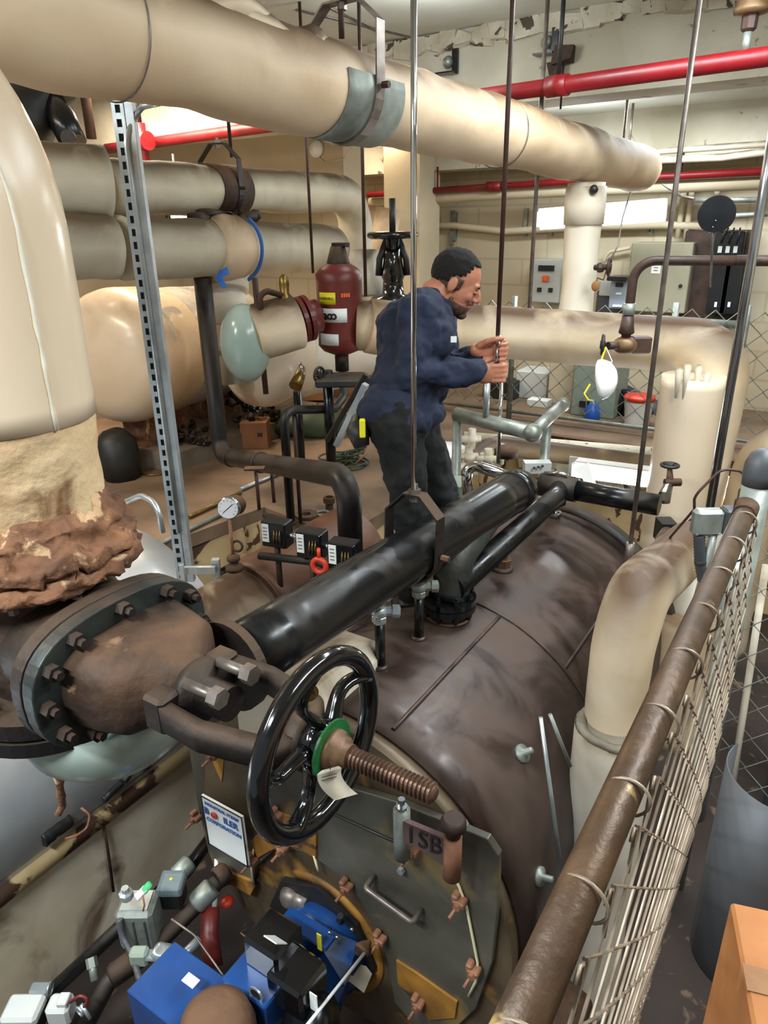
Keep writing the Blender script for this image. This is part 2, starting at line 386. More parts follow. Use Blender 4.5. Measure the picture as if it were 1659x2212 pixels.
# old cloth over the top of the pipe
q=alongx(P1,dr,560); b=MB()
for i in range(4): b.ell(q+dr*(i*.17-.35)+Z*(.13+.015*math.sin(i*2)),(.14,.06,.26),frame(dr),24,16)
b.jit(.05,5).jit(.015,16); b.obj('loose_cloth',M['stained'],parent=top)
# hanger with saddle
q=alongx(P1,dr,742)
t=thing('clevis_hanger',tuple(q+Z*.3),'rusty steel clevis hanger around the large overhead pipe with a zinc saddle','pipe hanger')
side=dr.cross(Z).normalized()
def yoke(t,q,ax,R,w,th,m,h=.35,fl=.5,topw=.45,name='yoke'):
    s_=Z.cross(ax).normalized(); u=ax.cross(s_)
    pts=[q+s_*(R*math.cos(a))+u*(R*math.sin(a)) for a in [-PI+PI*i/16 for i in range(17)]]
    up=[q+s_*R+u*(h*fl),q+s_*(R*topw)+u*h,q-s_*(R*topw)+u*h,q-s_*R+u*(h*fl)]
    sec=[(-w/2,-th/2),(w/2,-th/2),(w/2,th/2),(-w/2,th/2)]
    full=pts+up
    # band: sweep closed rectangle
    n=len(full); vs=[]
    for i,p in enumerate(full):
        rdir=(p-q); rdir=(rdir-ax*rdir.dot(ax)).normalized()
        for (a,c) in sec: vs.append(p+ax*a+rdir*c)
    fs=[]
    for i in range(n):
        j=(i+1)%n
        for k in range(4): l=(k+1)%4; fs.append((i*4+k,i*4+l,j*4+l,j*4+k))
    MB().add(vs,fs,False).obj(name,m,parent=t)
    for sg in(-1,1): MB().cyl(q+s_*(sg*(R+.012))+u*.01,q+s_*(sg*(R+.045))+u*.01,.014,n=6,smooth=False).obj('bolt',M['rust'],parent=t)
    MB().lathe(q+u*(h-.03),u,[(.02,0),(.02,.03),(.024,.03),(.024,.05),(.012,.05),(.012,.07)],6,False).obj('nut',M['rodg'],parent=t)
yoke(t,q,dr,.195,.055,.008,M['rodg'],h=.33,fl=.72,topw=.42)
MB().cyl(q+Z*.3,q+Z*.2,.012).obj('rod_end',M['rust'],parent=t)
b=MB(); n=22
for k,(rr) in enumerate((.186,.19)): pass
vs=[];bx=Z.cross(dr).normalized();by=dr.cross(bx)
for rr in(.184,.189):
    for e in(-.19,.19):
        for i in range(n+1):
            a=-PI-.25+(PI+.5)*i/n; vs.append(q+dr*e+bx*(rr*math.cos(a))+by*(rr*math.sin(a)))
m_=n+1; fs=[]
for i in range(n): fs+=[(i,i+1,m_+i+1,m_+i),(2*m_+i,3*m_+i,3*m_+i+1,2*m_+i+1),(i,2*m_+i,2*m_+i+1,i+1),(m_+i,m_+i+1,3*m_+i+1,3*m_+i)]
b.add(vs,fs); b.obj('saddle',M['galvd'],parent=t,label='zinc saddle plate')
# drop and tee
d0=A(1266,415,5.05); d1=down(d0,692)
t=lag('insulated_pipe',[alongy(d0,Z,395),d1],.128,M['whitep'],'white lagged drop pipe below the far end of the overhead pipe',nz=.018,nsc=4)
band(t,alongy(d0,Z,445),Z,.142,.25,M['whitep'],'collar')
MB().ell(A(1283,409,4.9),(.03,.03,.03)).obj('hole',M['black'],parent=t)
# ================================================================ left pipes
a=A(-40,385,3.9);b_=A(228,396,4.25)
t=lag('insulated_pipe',[a,b_],.205,M['canvasg'],'thick grey lagged pipe at the left edge, behind the slotted post',nz=.02)
a=A(215,405,4.35);b_=A(765,418,6.9)
lw=lag('insulated_pipe',[a,b_,b_+V((0,0,-1.1))],(.165,.165),M['canvasg'],'grey lagged upper pipe that elbows down beyond the red tank',br=.3,nz=.015)
ax=(b_-a).normalized(); q=alongx(a,ax,480)
t=thing('clevis_hanger',tuple(q+Z*.3),'rusty clevis hanger on the grey upper pipe with a brown saddle','pipe hanger')
yoke(t,q,ax,.18,.05,.008,M['iron'],h=.31,fl=.65,topw=.35)
MB().lathe(q,ax,[(.17,-.17),(.176,-.17),(.176,.17),(.17,.17)],30).obj('saddle',M['rust'],parent=t)
a=A(60,530,3.95);b_=A(240,536,4.3)
t=lag('insulated_pipe',[a,b_],.185,M['canvasg'],'lower lagged pipe with torn end, half hidden by the huge white elbow',nz=.02,seed=3)
a=A(262,536,4.35);b_=A(716,536,6.3)
lw2=lag('insulated_pipe',[a,b_],.19,M['canvasg'],'lower grey lagged pipe with a strip of blue tape round it',nz=.012,seed=5)
ax=(b_-a).normalized(); q=alongx(a,ax,490); fr=frame(ax)
MB().lathe(q-ax*.06,ax,[(.19,-.16),(.225,-.13),(.235,.0),(.225,.13),(.19,.16)],36).obj('flange_cover',M['canvas'],parent=lw2)
MB().ring(q-ax*.0+ax*.11,ax,.235,.014,40,6,sect=[(-1,-.2),(1,-.2),(1,.2),(-1,.2)],a0=-1.2,a1=1.0).obj('blue_tape',M['bluem'],parent=lw2)
c=A(474,585,4.9); MB().prism([c,c+RT*.05+UP*.03,c+RT*.07-UP*.02,c+RT*.02-UP*.04,c+RT*.05-UP*.11,c+RT*.02-UP*.12,c-RT*.03-UP*.05],FW*.006).obj('blue_tape',M['bluem'],parent=lw2)
b=MB()
for i in range(9): b.ell(q+ax*(i*.07-.25)+Z*(.21+.02*math.sin(i)),(.07,.07,.04),None,10,6)
b.jit(.05,10).obj('torn_wrap',M['iron'],parent=lw2)
# lagged block hangers below
c=A(490,640,5.3); t=thing('insulated_valve',tuple(c),'white lagged fitting with stacked wrapped collars below the taped pipe','fitting')
MB().cyl(A(488,585,5.3),A(492,700,5.4),.14,n=28,nz=.01).obj('body',M['whitep'],parent=t)
MB().cyl(A(480,575,5.3),A(483,630,5.3),.19,n=28,nz=.01).obj('collar',M['whitep'],parent=t)
MB().cyl(A(465,725,5.3),A(530,735,5.6),.115,n=28,nz=.01).obj('branch',M['canvas'],parent=t)
MB().cyl(A(490,690,5.4),A(505,830,5.5),.11,n=28,nz=.012).obj('lower_neck',M['canvasg'],parent=t)
# big cream tank at left back
c=A(262,770,6.1); e=c+V((-.25,1,0)).normalized()*0; axd=(A(450,740,7.4)-c).normalized()
t=thing('storage_tank',tuple(c),'big pinkish cream tank wrapped in crumpled sheeting, under the left pipes','tank')
MB().sweep(dens([c,c+axd*1.9],.08),.56,48,nz=.02,nsc=2).obj('shell',M['silvfoil'],parent=t)
MB().lathe(c-axd*.0,-axd,[(.57,-.45),(.57,0),(.55,.1),(.48,.2),(.35,.27),(.15,.31),(0,.32)],48).obj('domed_end',M['white'],parent=t)
for k in(.35,1.4):
    p=c+axd*k; MB().box((p.x,p.y,1.6+.35),(.3,.5,.7)).obj('saddle',M['crust'],parent=t)
b=MB(); q=A(345,740,5.7); b.cyl(q,q+V((.1,-.12,-.02)),.01); b.ell(q+V((.1,-.12,-.02)),(.025,.02,.03)); b.obj('tap',M['brown'],parent=t)
# long white vessel in the middle
a=A(560,780,5.75); b_=A(850,728,7.2); ax=(b_-a).normalized()
t=thing('storage_tank',tuple(a),'white horizontal tank with a rounded shiny end, behind the red air separator','tank')
MB().sweep(dens([a,b_+ax*.4],.1),.37,44,nz=.01,nsc=3).obj('shell',M['whitep'],parent=t)
MB().lathe(a,-ax,[(.375,-.3),(.375,0),(.35,.1),(.26,.19),(.12,.24),(0,.25)],44).obj('domed_end',M['white'],parent=t)
# run with flange into the separator
a=A(545,722,4.75); b_=A(640,695,4.85); ax2=(b_-a).normalized()
run=thing('insulated_pipe',tuple(a),'short lagged branch with a pale domed elbow leading to the red air separator','pipe')
MB().sweep(dens([a,b_],.06),.185,40,nz=.012).obj('lagging',M['stained'],parent=run)
MB().ell(A(530,742,4.75),(.17,.17,.26)).obj('elbow_cover',M['celad'],parent=run)
# red tank
T0=A(731,575,4.95); T1=down(T0,765)
t=thing('air_separator',tuple(T1),'dark red upright air separator tank with a green lettered label, left of the worker','tank')
h=(T0-T1).length; r=.162
MB().lathe(T1,Z,[(0,0),(.07,.005),(.13,.03),(.165,.07),(r,.13),(r,h-.1),(.165,h-.05),(.13,h-.01),(.08,h+.02),(.06,h+.03)],44).obj('shell',M['redt'],parent=t)
MB().lathe(T1+Z*h,Z,[(.085,.0),(.08,.03),(.05,.13),(.045,.13)],24).obj('neck',M['iron'],parent=t)
MB().box(T1+Z*(h+.14)+RT*.02,(.12,.06,.03),bev=.005).obj('vent_cap',M['iron'],parent=t)
MB().cyl(T1+Z*.02,T1-Z*.12,.05).obj('outlet',M['iron'],parent=t)
def onc(ang,z,R,cx=None):  # point on tank surface
    f=-(FW-Z*FW.z).normalized(); s_=Z.cross(f); d=f*math.cos(ang)+s_*math.sin(ang); return T1+d*R+Z*z,d
def patch(parent,name,m,a0,a1,z0,z1,R):
    vs=[];n=10
    for i in range(n+1):
        a=a0+(a1-a0)*i/n
        for z in(z0,z1):
            for rr in(R,R+.003): vs.append(onc(a,z,rr)[0])
    fs=[]
    for i in range(n):
        o=i*4;q=o+4; fs+=[(o+1,q+1,q+3,o+3),(o,o+2,q+2,q),(o,q,q+1,o+1),(o+2,o+3,q+3,q+2)]
    return MB().add(vs,fs).obj(name,m,parent=parent)
patch(t,'warning_label',M['yellow'],-.95,-.12,h*.60,h*.73,r)
patch(t,'maker_label',M['label'],-1.25,.35,h*.40,h*.555,r)
patch(t,'paper_label',M['label'],-1.0,-.05,h*.14,h*.27,r)
patch(t,'green_patch',M['green'],-1.25,-.72,h*.445,h*.55,r+.002)
for ch,an,mm in (('T',-.95,'label'),('a',-.62,'black'),('c',-.42,'black'),('o',-.22,'black')):
    p,d=onc(an,h*.478,r+.006); text(ch,.085,p,Z.cross(d),Z,M[mm],'lettering',t,bold=True)
p,d=onc(-.53,h*.665,r+.006); text('WARNING',.026,p,Z.cross(d),Z,M['black'],'lettering',t)
for q_ in range(4):
    p,d=onc(.16+.1*q_,h*.7,r+.002); MB().box(p,(.012,.004,.026),(Z.cross(d),d,Z)).obj('faded_mark',M['orange'],parent=t)
for sg,px in((-1,650),):
    c=A(650,691,4.86); MB().plate(c,ax2,.155,.03,n=32).plate(c+ax2*.045,ax2,.155,.03,n=32).bolts(c-ax2*.02,-ax2,.13,8,.015,.02).cyl(c,c+ax2*.13,.11).obj('flange',M['redt'],parent=t)
b=MB(); 
# right side elbow of the run, passing behind the worker
a=A(800,700,5.6); 
t=lag('insulated_pipe',[A(772,703,5.1),A(1000,712,5.1),A(1420,742,4.75),A(1530,752,4.55)+V((.1,0,0)),down(A(1548,752,4.62),1205)],.178,M['stained'],'long dusty horizontal lagged pipe behind the worker that elbows down at right',br=.27,nz=.008)
c=A(795,703,5.05); MB().sweep(dens([c,A(850,712,5.1)],.05),.192,40,nz=.01).obj('sleeve',M['canvas'],parent=t)

b=MB(); random.seed(2)
for i in range(60): b.box((-6+i*.14,5.79,4.97-random.uniform(0,.05)),(.15,.06,.06+random.uniform(0,.09)))
struct('trim_6',b.jit(.05,11),M['crumb'])
# lower jacket end of the right riser
v0=A(1440,1160,4.3)
# ---- right front pipe: elbow and riser in front of the boiler end
q0=A(1470,1205,3.35); q1=A(1352,1345,2.62); q2=down(q1,1592)
rp=thing('insulated_pipe',tuple(q2),'dirty cream lagged elbow pipe coming forward and down right of the boiler','pipe')
pth=dens(bend([q0+(q0-q1)*.25,q1+Z*.10-(q0-q1)*.0,q2],.2,14),.03); kk=len(pth)
MB().sweep(pth,[.125-.015*i/kk for i in range(kk)],44,nz=.004,seed=9).obj('lagging',M['stained'],parent=rp)
MB().ring(down(q1,1565),Z,.113,.003,40,6).obj('tie_wire',M['black'],parent=rp)
MB().ring(down(q1,1582),V((.08,.05,1)).normalized(),.114,.003,40,6).obj('tie_wire',M['black'],parent=rp)
w0=down(A(1330,1560,2.72),1572); w1=V((w0.x,w0.y,.25))
wj=thing('insulated_pipe',tuple(w1),'wide white lagged pipe standing on the floor, whose fluffy top holds the dirty elbow','pipe')
MB().sweep(dens([w1,w0],.08),.15,44,nz=.004).obj('lagging',M['whitep'],parent=wj)
MB().lathe(w0,Z,[(.15,0),(.142,.015),(.112,.012),(.112,0)],44).jit(.012,16).obj('fibre_top',M['wrap'],parent=wj)
# another lagged elbow behind
e0=A(1500,1240,4.9)
lag('insulated_pipe',[A(1530,1160,5.3),A(1495,1290,5.0),A(1470,1420,5.0)],.13,M['whitep'],'white lagged pipe partly hidden behind the dirty elbow',nz=.01)
lag('insulated_pipe',[A(1500,1345,4.0),A(1440,1600,4.1)],.17,M['canvas'],'broad cream lagged duct low behind the dirty elbow and the fence rail',nz=.01)
lag('insulated_pipe',[A(1720,960,4.2),A(1640,1000,4.6),down(A(1630,1000,4.6),1400)],.16,M['stained'],'cream lagged elbow pipe at the right edge behind the fence post',br=.25)
# ================================================================ boiler
BX,BZ,BR=-1.30,1.24,.76
bo=thing('boiler',(BX,2.7,.25),'huge brown steel horizontal boiler shell filling the middle, lettered plates on its front','boiler')
MB().sweep(dens([V((BX,1.66,BZ)),V((BX,3.9,BZ))],.15),BR,96,nz=.003,nsc=2).obj('shell',M['boiler'],parent=bo)
MB().lathe((BX,3.88,BZ),Y,[(BR,0),(BR+.03,0),(BR+.03,.09),(BR-.02,.1),(BR-.25,.16),(0,.2)],96).obj('rear_head',M['blackd'],parent=bo)
def weld(pts,r=.008):
    return MB().sweep(pts,r,6).obj('weld_seam',M['boiler'],parent=bo)
def bs(deg,y,R=BR+.002): t=math.radians(deg); return V((BX+R*math.sin(t),y,BZ+R*math.cos(t)))
weld([bs(a,2.62) for a in range(-60,121,5)],.009)
weld([bs(17,y/10) for y in range(17,27)],.009); weld([bs(44,2.62+i*.1) for i in range(12)],.008)
def onb(px,py):
    # point of the shell surface under a photo point
    r=FW+RT*((px-829.5)/FL)+UP*((1106-py)/FL); o=CAM-V((BX,0,BZ)); a=r.x**2+r.z**2; bq=2*(o.x*r.x+o.z*r.z); c=o.x**2+o.z**2-BR**2
    D=bq*bq-4*a*c; t=(-bq-math.sqrt(max(D,0)))/(2*a); p=CAM+r*t; return p,V((p.x-BX,0,p.z-BZ)).normalized()
# hex plug
p,n=onb(1083,1228); MB().lathe(p-n*.02,n,[(.06,0),(.06,.03),(.05,.04),(.045,.04)],24).obj('plug_boss',M['boiler'],parent=bo)
MB().lathe(p,n,[(.046,.0),(.046,.06),(.04,.065),(.025,.065),(.025,.085),(0,.085)],8,False).obj('plug',M['bronze'],parent=bo)
for (x_,y_) in((1127,1628),(1165,1893)):
    p,n=onb(x_,y_) ; b=MB().lathe(p-n*.01,n,[(.035,0),(.035,.02),(.012,.025),(.012,.06),(0,.062)],14).obj('side_stud',M['galvd'],parent=bo)
# nozzle
NB=V((BX+.02,2.40,2.0))
pn=A(970,1298,y=2.45)
nz_=thing('boiler_nozzle',(pn.x,2.45,1.98),'black bolted flange nozzle on the boiler crown under the big black pipe','flange')
cz=pn.z
MB().cyl((pn.x,2.45,1.97),(pn.x,2.45,cz-.02),.088,n=36).obj('neck',M['boiler'],parent=nz_)
MB().ring((pn.x,2.45,2.0),Z,.093,.008,36,6).obj('weld_bead',M['rust'],parent=nz_)
MB().plate((pn.x,2.45,cz-.015),Z,.118,.026,n=40).bolts((pn.x,2.45,cz-.03),-Z,.099,8,.013,.02).obj('lower_flange',M['blackp'],parent=nz_)
MB().plate((pn.x,2.45,cz+.016),Z,.118,.026,n=40).bolts((pn.x,2.45,cz+.03),Z,.099,8,.013,.02).obj('upper_flange',M['gloss'],parent=nz_)
# big black header pipe
hn=A(525,1420,x=-1.33); hf=A(1125,1052,x=-1.27)
hd_=(hf-hn).normalized(); hr=.106
hp=thing('steam_header',tuple(hn.lerp(hf,.5)),'large glossy black steel header pipe running diagonally above the boiler','pipe')
MB().sweep(dens([hn-hd_*.05,hf-hd_*.12],.2),hr,56).obj('barrel',M['blackp'],parent=hp)
MB().lathe(hf-hd_*.12,hd_,[(hr,0),(hr,.06),(hr*.97,.09),(hr*.86,.125),(hr*.6,.155),(hr*.3,.168),(0,.17)],56).obj('end_cap',M['blackp'],parent=hp)
MB().ring(hf-hd_*.12,hd_,hr,.004,48,6).obj('weld_ring',M['blackd'],parent=hp)
MB().plate(hn-hd_*.05,hd_,.14,.03).obj('flange',M['iron'],parent=hp)
# offtake from header to nozzle
qq=alongx(hn,hd_,1010)
MB().sweep(dens(bend([qq+hd_*.22-Z*.02,V((pn.x,2.50,cz+.2)),V((pn.x,2.45,cz+.02))],.1),.03),.083,40).obj('offtake',M['irong'],parent=hp)
# second pipe from below the header to the fitting
f0=A(1203,1052,y=3.78); 
sp=thing('steel_pipe',tuple(f0),'black pipe ending in a tee above the boiler rear, with a chrome coupling below','pipe')
g0=A(985,1190,x=pn.x+.0)
MB().sweep(bend([V((-1.22,2.42,f0.z-.03)),V((-1.2,3.6,f0.z)),f0+V((.02,0,0))],.05),.055,32).obj('barrel',M['blackp'],parent=sp)
MB().sweep([f0-X*.1,f0+X*.12],.068,28).cyl(f0,f0-Z*.1,.06).obj('tee',M['blackd'],parent=sp)
fe=alongx(f0,X,1425); MB().sweep([f0+X*.1,fe],.058,32).obj('branch',M['blackp'],parent=sp)
MB().lathe(f0-Z*.2,Z,[(.032,0),(.032,.02),(.038,.02),(.038,.05),(.03,.055),(.03,.08),(.038,.08),(.04,.12)],20).obj('coupling',M['chrome'],parent=sp)
p,n=onb(1205,1115); MB().cyl(V((f0.x,f0.y,1.95)),f0-Z*.18,.025).obj('riser',M['shiny'],parent=sp)
b=MB().sweep([f0+V((-.08,0,.07)),f0+V((0,0,.085)),f0+V((.06,0,.08))],.012,8); b.obj('clip',M['shiny'],parent=sp)
# hanger on header
q=alongx(hn,hd_,893)
t=thing('clevis_hanger',tuple(q+Z*.3),'large flat-bar clevis hanger hung on the bright rod, around the black header','pipe hanger')
yoke(t,q,hd_,.118,.06,.008,M['iron'],h=.25,fl=.68,topw=.32)
rt=q+Z*.23
def rod(p,r,m,label,to=5.0,name='hanger_rod',group=None,thread=0):
    p=V(p); b=MB().cyl(p,V((p.x,p.y,to)),r,n=12)
    return single(name,b,M[m],label,'rod',group)
rod(rt,.0105,'chrome','bright steel hanger rod running down the middle of the picture to the header clevis')
# ================================================================ front plates of the boiler
FY=1.6
def fy(px,py,y=FY): return A(px,py,y=y)
ol=[(415,1578),(540,1618),(700,1672),(870,1722),(1010,1778),(1062,1800),(1085,1835),(1082,1950),(1070,2065),(1035,2165),(985,2212),(930,2235),(860,2150),(845,2060),(825,2000),(790,1935),(740,1880),(690,1840),(640,1822),(600,1828),(562,1862),(548,1915),(480,1880),(460,1830),(436,1720)]
fp=thing('front_plate',tuple(fy(760,1900)-Z*.5),'dark scratched boiler front door plate with a round burner opening','door')
MB().prism([fy(*q) for q in ol],Y*-.03).obj('plate',M['face'],parent=fp,bevel=.004)
# tube sheet disc behind
MB().cyl((BX,1.6,BZ),(BX,1.665,BZ),BR-.01,n=72).obj('tube_sheet',M['faceb'],parent=bo)
def fpoly(pts,y,d,name,m,par=fp,bev=.002): return MB().prism([fy(*q,y) for q in pts],Y*-d).obj(name,M[m],parent=par,bevel=bev)
fpoly([(450,1592),(545,1625),(548,1745),(560,1790),(520,1775),(445,1720)],1.57,.012,'side_panel','faceb')
fpoly([(456,1610),(480,1614),(484,1640),(480,1690),(462,1650)],1.557,.003,'paint_mark','ochre')
fpoly([(600,1752),(686,1772),(686,1852),(650,1828),(612,1822),(580,1838),(560,1850),(545,1815)],1.57,.012,'upper_panel','ochre')
fpoly([(470,1868),(548,1900),(552,1915),(545,1930),(480,1895)],1.57,.014,'lower_panel','ochre')
fpoly([(858,2070),(905,2100),(990,2160),(985,2195),(930,2200),(862,2120)],1.57,.01,'lower_panel','ochre')
# circle rim of burner opening + recess
oc=fy(700,2010,1.6); oR=.30
MB().ring(oc+Y*.0,Y,.275,.02,48,6,sect=[(-1,-.5),(1,-.5),(1,.5),(-1,.5)],a0=-.3,a1=PI+.5,hint=X).obj('rim',M['ochre'],parent=fp)
MB().lathe(oc+Y*.02,Y,[(.27,-.05),(.27,.03),(.1,.03)],8,False).obj('recess',M['black'],parent=fp)
# door seam, handle, gasket rope and clamps
MB().sweep([fy(690,1745,1.566),fy(790,1790,1.566),fy(862,1822,1.566)],.006,6).obj('seam',M['black'],parent=fp)
h1,h2=fy(808,1892,1.565),fy(910,1965,1.565)
MB().sweep(bend([h1,h1-Y*.06,h2-Y*.06,h2],.015,5),.011,10).obj('handle',M['rodg'],parent=fp)
rope=[fy(*q,1.56) for q in((975,1880),(992,1915),(1008,1960),(1022,2030),(1032,2080),(1028,2120),(1012,2152))]
MB().sweep(rope,.005,8).obj('gasket_rope',M['rope'],parent=fp)
MB().sweep([fy(*q,1.56) for q in((548,1835),(543,1870),(548,1912))],.005,8).obj('gasket_rope',M['rope'],parent=fp)
MB().sweep([fy(*q,1.56) for q in((678,1848),(684,1870),(688,1882))],.005,8).obj('gasket_rope',M['rope'],parent=fp)
for (x_,y_) in((1000,1938),(1030,2086),(828,2020),(756,1908),(910,2158),(552,1852),(618,1826),(500,1893),(432,1760),(470,1625),(548,1615),(898,1828),(605,1755)):
    c=fy(x_,y_,1.565); b=MB()
    b.box(c-Y*.02,(.042,.04,.024),bev=.005); b.box(c-Y*.018-X*.016+Z*.01,(.024,.036,.036),bev=.005)
    b.cyl(c-Y*.02,c-Y*.08-X*.01-Z*.02,.006,n=8); b.lathe(c-Y*.04,-Y,[(.013,0),(.013,.012)],6,False)
    b.obj('clamp',M['lug'],parent=fp)
# maker's hinge casting
hg=thing('hinge',tuple(fy(920,1830,1.54)-Z*.1),'cast hinge with three big raised letters on the boiler front door','hinge')
p1=fy(868,1800,1.50); p2=fy(978,1832,1.47)
MB().lathe(p1-Z*.1,Z,[(.028,0),(.028,.2),(.02,.2),(.02,.205)],24).obj('knuckle',M['galvd'],parent=hg)
MB().lathe(p1+Z*.105,Z,[(.02,0),(.02,.012),(.012,.012),(.012,.04)],8,False).obj('pin',M['shiny'],parent=hg)
MB().lathe(p2-Z*.12,Z,[(.028,0),(.028,.17)],24).obj('knuckle',M['lug'],parent=hg)
MB().lathe(p2+Z*.052,Z,[(.024,0),(.024,.03),(.04,.035),(.04,.055),(.03,.07)],20).obj('pin',M['brown'],parent=hg)
pr=(p2-p1).normalized(); m_=p1.lerp(p2,.5)
pts=[p1+Z*.075,p2+Z*.045,p2-Z*.075,p1+pr*.13-Z*.04,p1+pr*.06-Z*.02,p1-Z*.02]
MB().prism(pts,V((pr.y,-pr.x,0))*.02).obj('plate',mat('hinge casting','#6d5552','#584442',6,.5,metal=.3),parent=hg,bevel=.002)
nn=V((pr.y,-pr.x,0)); 
for i,ch in enumerate('ISB'):
    text(ch,.098,p1.lerp(p2,.27+.24*i)+nn*.022+Z*(.022-.006*i),pr,Z,M['black'],'lettering',hg,th=.003)
for (x_,y_) in((1004,1775),(868,1878)): p=fy(x_,y_,1.56); MB().lathe(p,-Y,[(.014,0),(.014,.015)],6,False).obj('bolt',M['galv'],parent=hg)
# sign
sg=thing('sign',tuple(fy(485,1865,1.5)),'white sheet metal sign with blue lettering and a red round emblem on the boiler front','sign')
c4=[fy(434,1718,1.50),fy(522,1766,1.50),fy(536,1872,1.50),fy(452,1822,1.50)]
MB().prism(c4,Y*.012).obj('board',M['label'],parent=sg)
b=MB(); 
for i in range(4): b.sweep([c4[i]-Y*.002,c4[(i+1)%4]-Y*.002],.003,6)
b.obj('edge_trim',M['black'],parent=sg)
rr=(c4[1]-c4[0]).normalized(); uu=(c4[0]-c4[3]).normalized(); wd=(c4[1]-c4[0]).length; ht=(c4[0]-c4[3]).length
def sl(s_,v,h,m,u=.5,bold=True):
    p=c4[0]+rr*(wd*u)-uu*(ht*v)-Y*.004; return text(s_,h,p,rr,uu,m,'lettering',sg,bold=bold)
lb=mat('sign blue','#2b55a0',None,3,.5); 
mh=wd/.30
sl('INDUSTRIAL STEAM',.10,.028*mh,lb); sl('B',.26,.062*mh,lb,.10); sl('ILER',.26,.058*mh,lb,.70); sl('CORPORATION',.42,.036*mh,lb)
p=c4[0]+rr*(wd*.30)-uu*(ht*.26)-Y*.006
MB().ring(p,Y,.018*mh,.0045*mh,24,6).sweep([p-rr*.012*mh-uu*.01*mh,p+rr*.004*mh,p+rr*.012*mh+uu*.012*mh],.004,6).obj('emblem',M['redb'],parent=sg)
fx0=(RT-Z*RT.z).normalized()
# ================================================================ big gate valve and left elbow
VX,VY,VZ=-1.86,1.0,2.52
vy0=1.0
gv=thing('gate_valve',(VX,VY,2.2),'big rusty brown gate valve at left with glossy black handwheel and long threaded stem','valve')
# vertical body
MB().lathe((VX,VY,2.30),Z,[(.16,0),(.165,.04),(.2,.10),(.225,.2),(.22,.3),(.19,.38),(.17,.44),(.165,.5)],48).jit(.008,8).obj('body',M['rust'],parent=gv)
fz=A(120,1545,x=VX).z; fz=2.335
MB().plate((VX,VY,fz),Z,.285,.05,n=48).obj('lower_flange',M['iron'],parent=gv)

b=MB()
for k in range(12):
    t_=.2+2*PI*k/12
    MB().lathe((VX+.245*math.cos(t_),VY+.245*math.sin(t_),fz+.025),Z,[(.022,0),(.022,.03),(.013,.03),(.013,.055)],6,False).obj('flange_bolt',M['galvd'],parent=gv)
MB().plate((VX,VY,2.275),Z,.285,.045,n=48).obj('mating_flange',M['blackd'],parent=gv)
# crusted upper joint
tz=2.80
jp=[(.2,-.06),(.285,-.05),(.30,-.03),(.30,.0),(.27,.005),(.27,.012),(.298,.018),(.298,.05),(.28,.06),(.262,.08),(.268,.11),(.25,.13),(.235,.16)]
jp=[(a_[0]+(b2[0]-a_[0])*f_/3,a_[1]+(b2[1]-a_[1])*f_/3) for a_,b2 in zip(jp,jp[1:]) for f_ in range(3)]+[jp[-1]]
MB().lathe((VX,VY,tz-.04),Z,jp,140).jit(.022,10).jit(.018,28).jit(.008,70).obj('upper_joint',M['crust'],parent=gv)
b=MB()
for k in range(10):
    t_=.5+2*PI*k/10; MB().lathe((VX+.25*math.cos(t_),VY+.25*math.sin(t_),tz-.06),-Z,[(.026,0),(.026,.03),(.014,.03),(.014,.055)],6,False).obj('joint_bolt',M['rodg'],parent=gv)
# bonnet flange, oval, long axis Y
def oval(x,hy,hz,dx,n=44,p=2.6,yc=VY,zc=VZ):
    pts=[]
    for k in range(n):
        t_=2*PI*k/n; c,s_=math.cos(t_),math.sin(t_)
        pts.append(V((x,yc+hy*math.copysign(abs(c)**(2/p),c),zc+hz*math.copysign(abs(s_)**(2/p),s_))))
    return pts
FXb=-1.50
def loft(rings,m=None):
    b=MB(); n=len(rings[0]); vs=[p for r in rings for p in r]; fs=[]
    for i in range(len(rings)-1):
        for k in range(n): l=(k+1)%n; fs.append((i*n+k,i*n+l,(i+1)*n+l,(i+1)*n+k))
    b.add(vs,fs); b.f.append(tuple(range(n))[::-1]); b.f.append(tuple((len(rings)-1)*n+k for k in range(n))); b.sm+=[False,False]; return b
MB().prism(oval(FXb-.07,.28,.185,0),X*.045).obj('body_flange',M['iron'],parent=gv,bevel=.004)
MB().prism(oval(FXb-.02,.28,.185,0),X*.045).obj('bonnet_flange',M['irong'],parent=gv,bevel=.004)
loft([oval(-1.80,.2,.18,0,p=2),oval(-1.66,.2,.15,0),oval(-1.57,.2,.14,0)]).obj('side_neck',M['iron'],parent=gv)
b=MB()
for k,p in enumerate(oval(FXb+.025,.248,.157,0,n=12)):
    MB().lathe(p,X,[(.021,0),(.021,.028),(.012,.028),(.012,.045)],6,False).obj('bonnet_bolt',M['iron'],parent=gv)
loft([oval(FXb+.02,.205,.12,0,p=4),oval(FXb+.10,.19,.118,0,p=4),oval(FXb+.17,.17,.112,0,p=4),oval(FXb+.2,.14,.10,0,p=3),oval(FXb+.24,.085,.085,0,p=2),oval(FXb+.30,.07,.07,0,p=2)]).jit(.006,14).obj('bonnet',M['rust'],parent=gv)
WX=-.83
MB().lathe((FXb+.28,VY,VZ),X,[(.085,0),(.085,.03),(.045,.035),(.045,.12)],24).obj('packing_gland',M['iron'],parent=gv)
b=MB()
for sg_ in(-1,1):
    b.box((FXb+.27,VY+sg_*.1,VZ),(.07,.07,.1),bev=.01)
b.box((FXb+.27,VY,VZ),(.03,.2,.08),bev=.005)
b.obj('yoke_base',M['iron'],parent=gv)
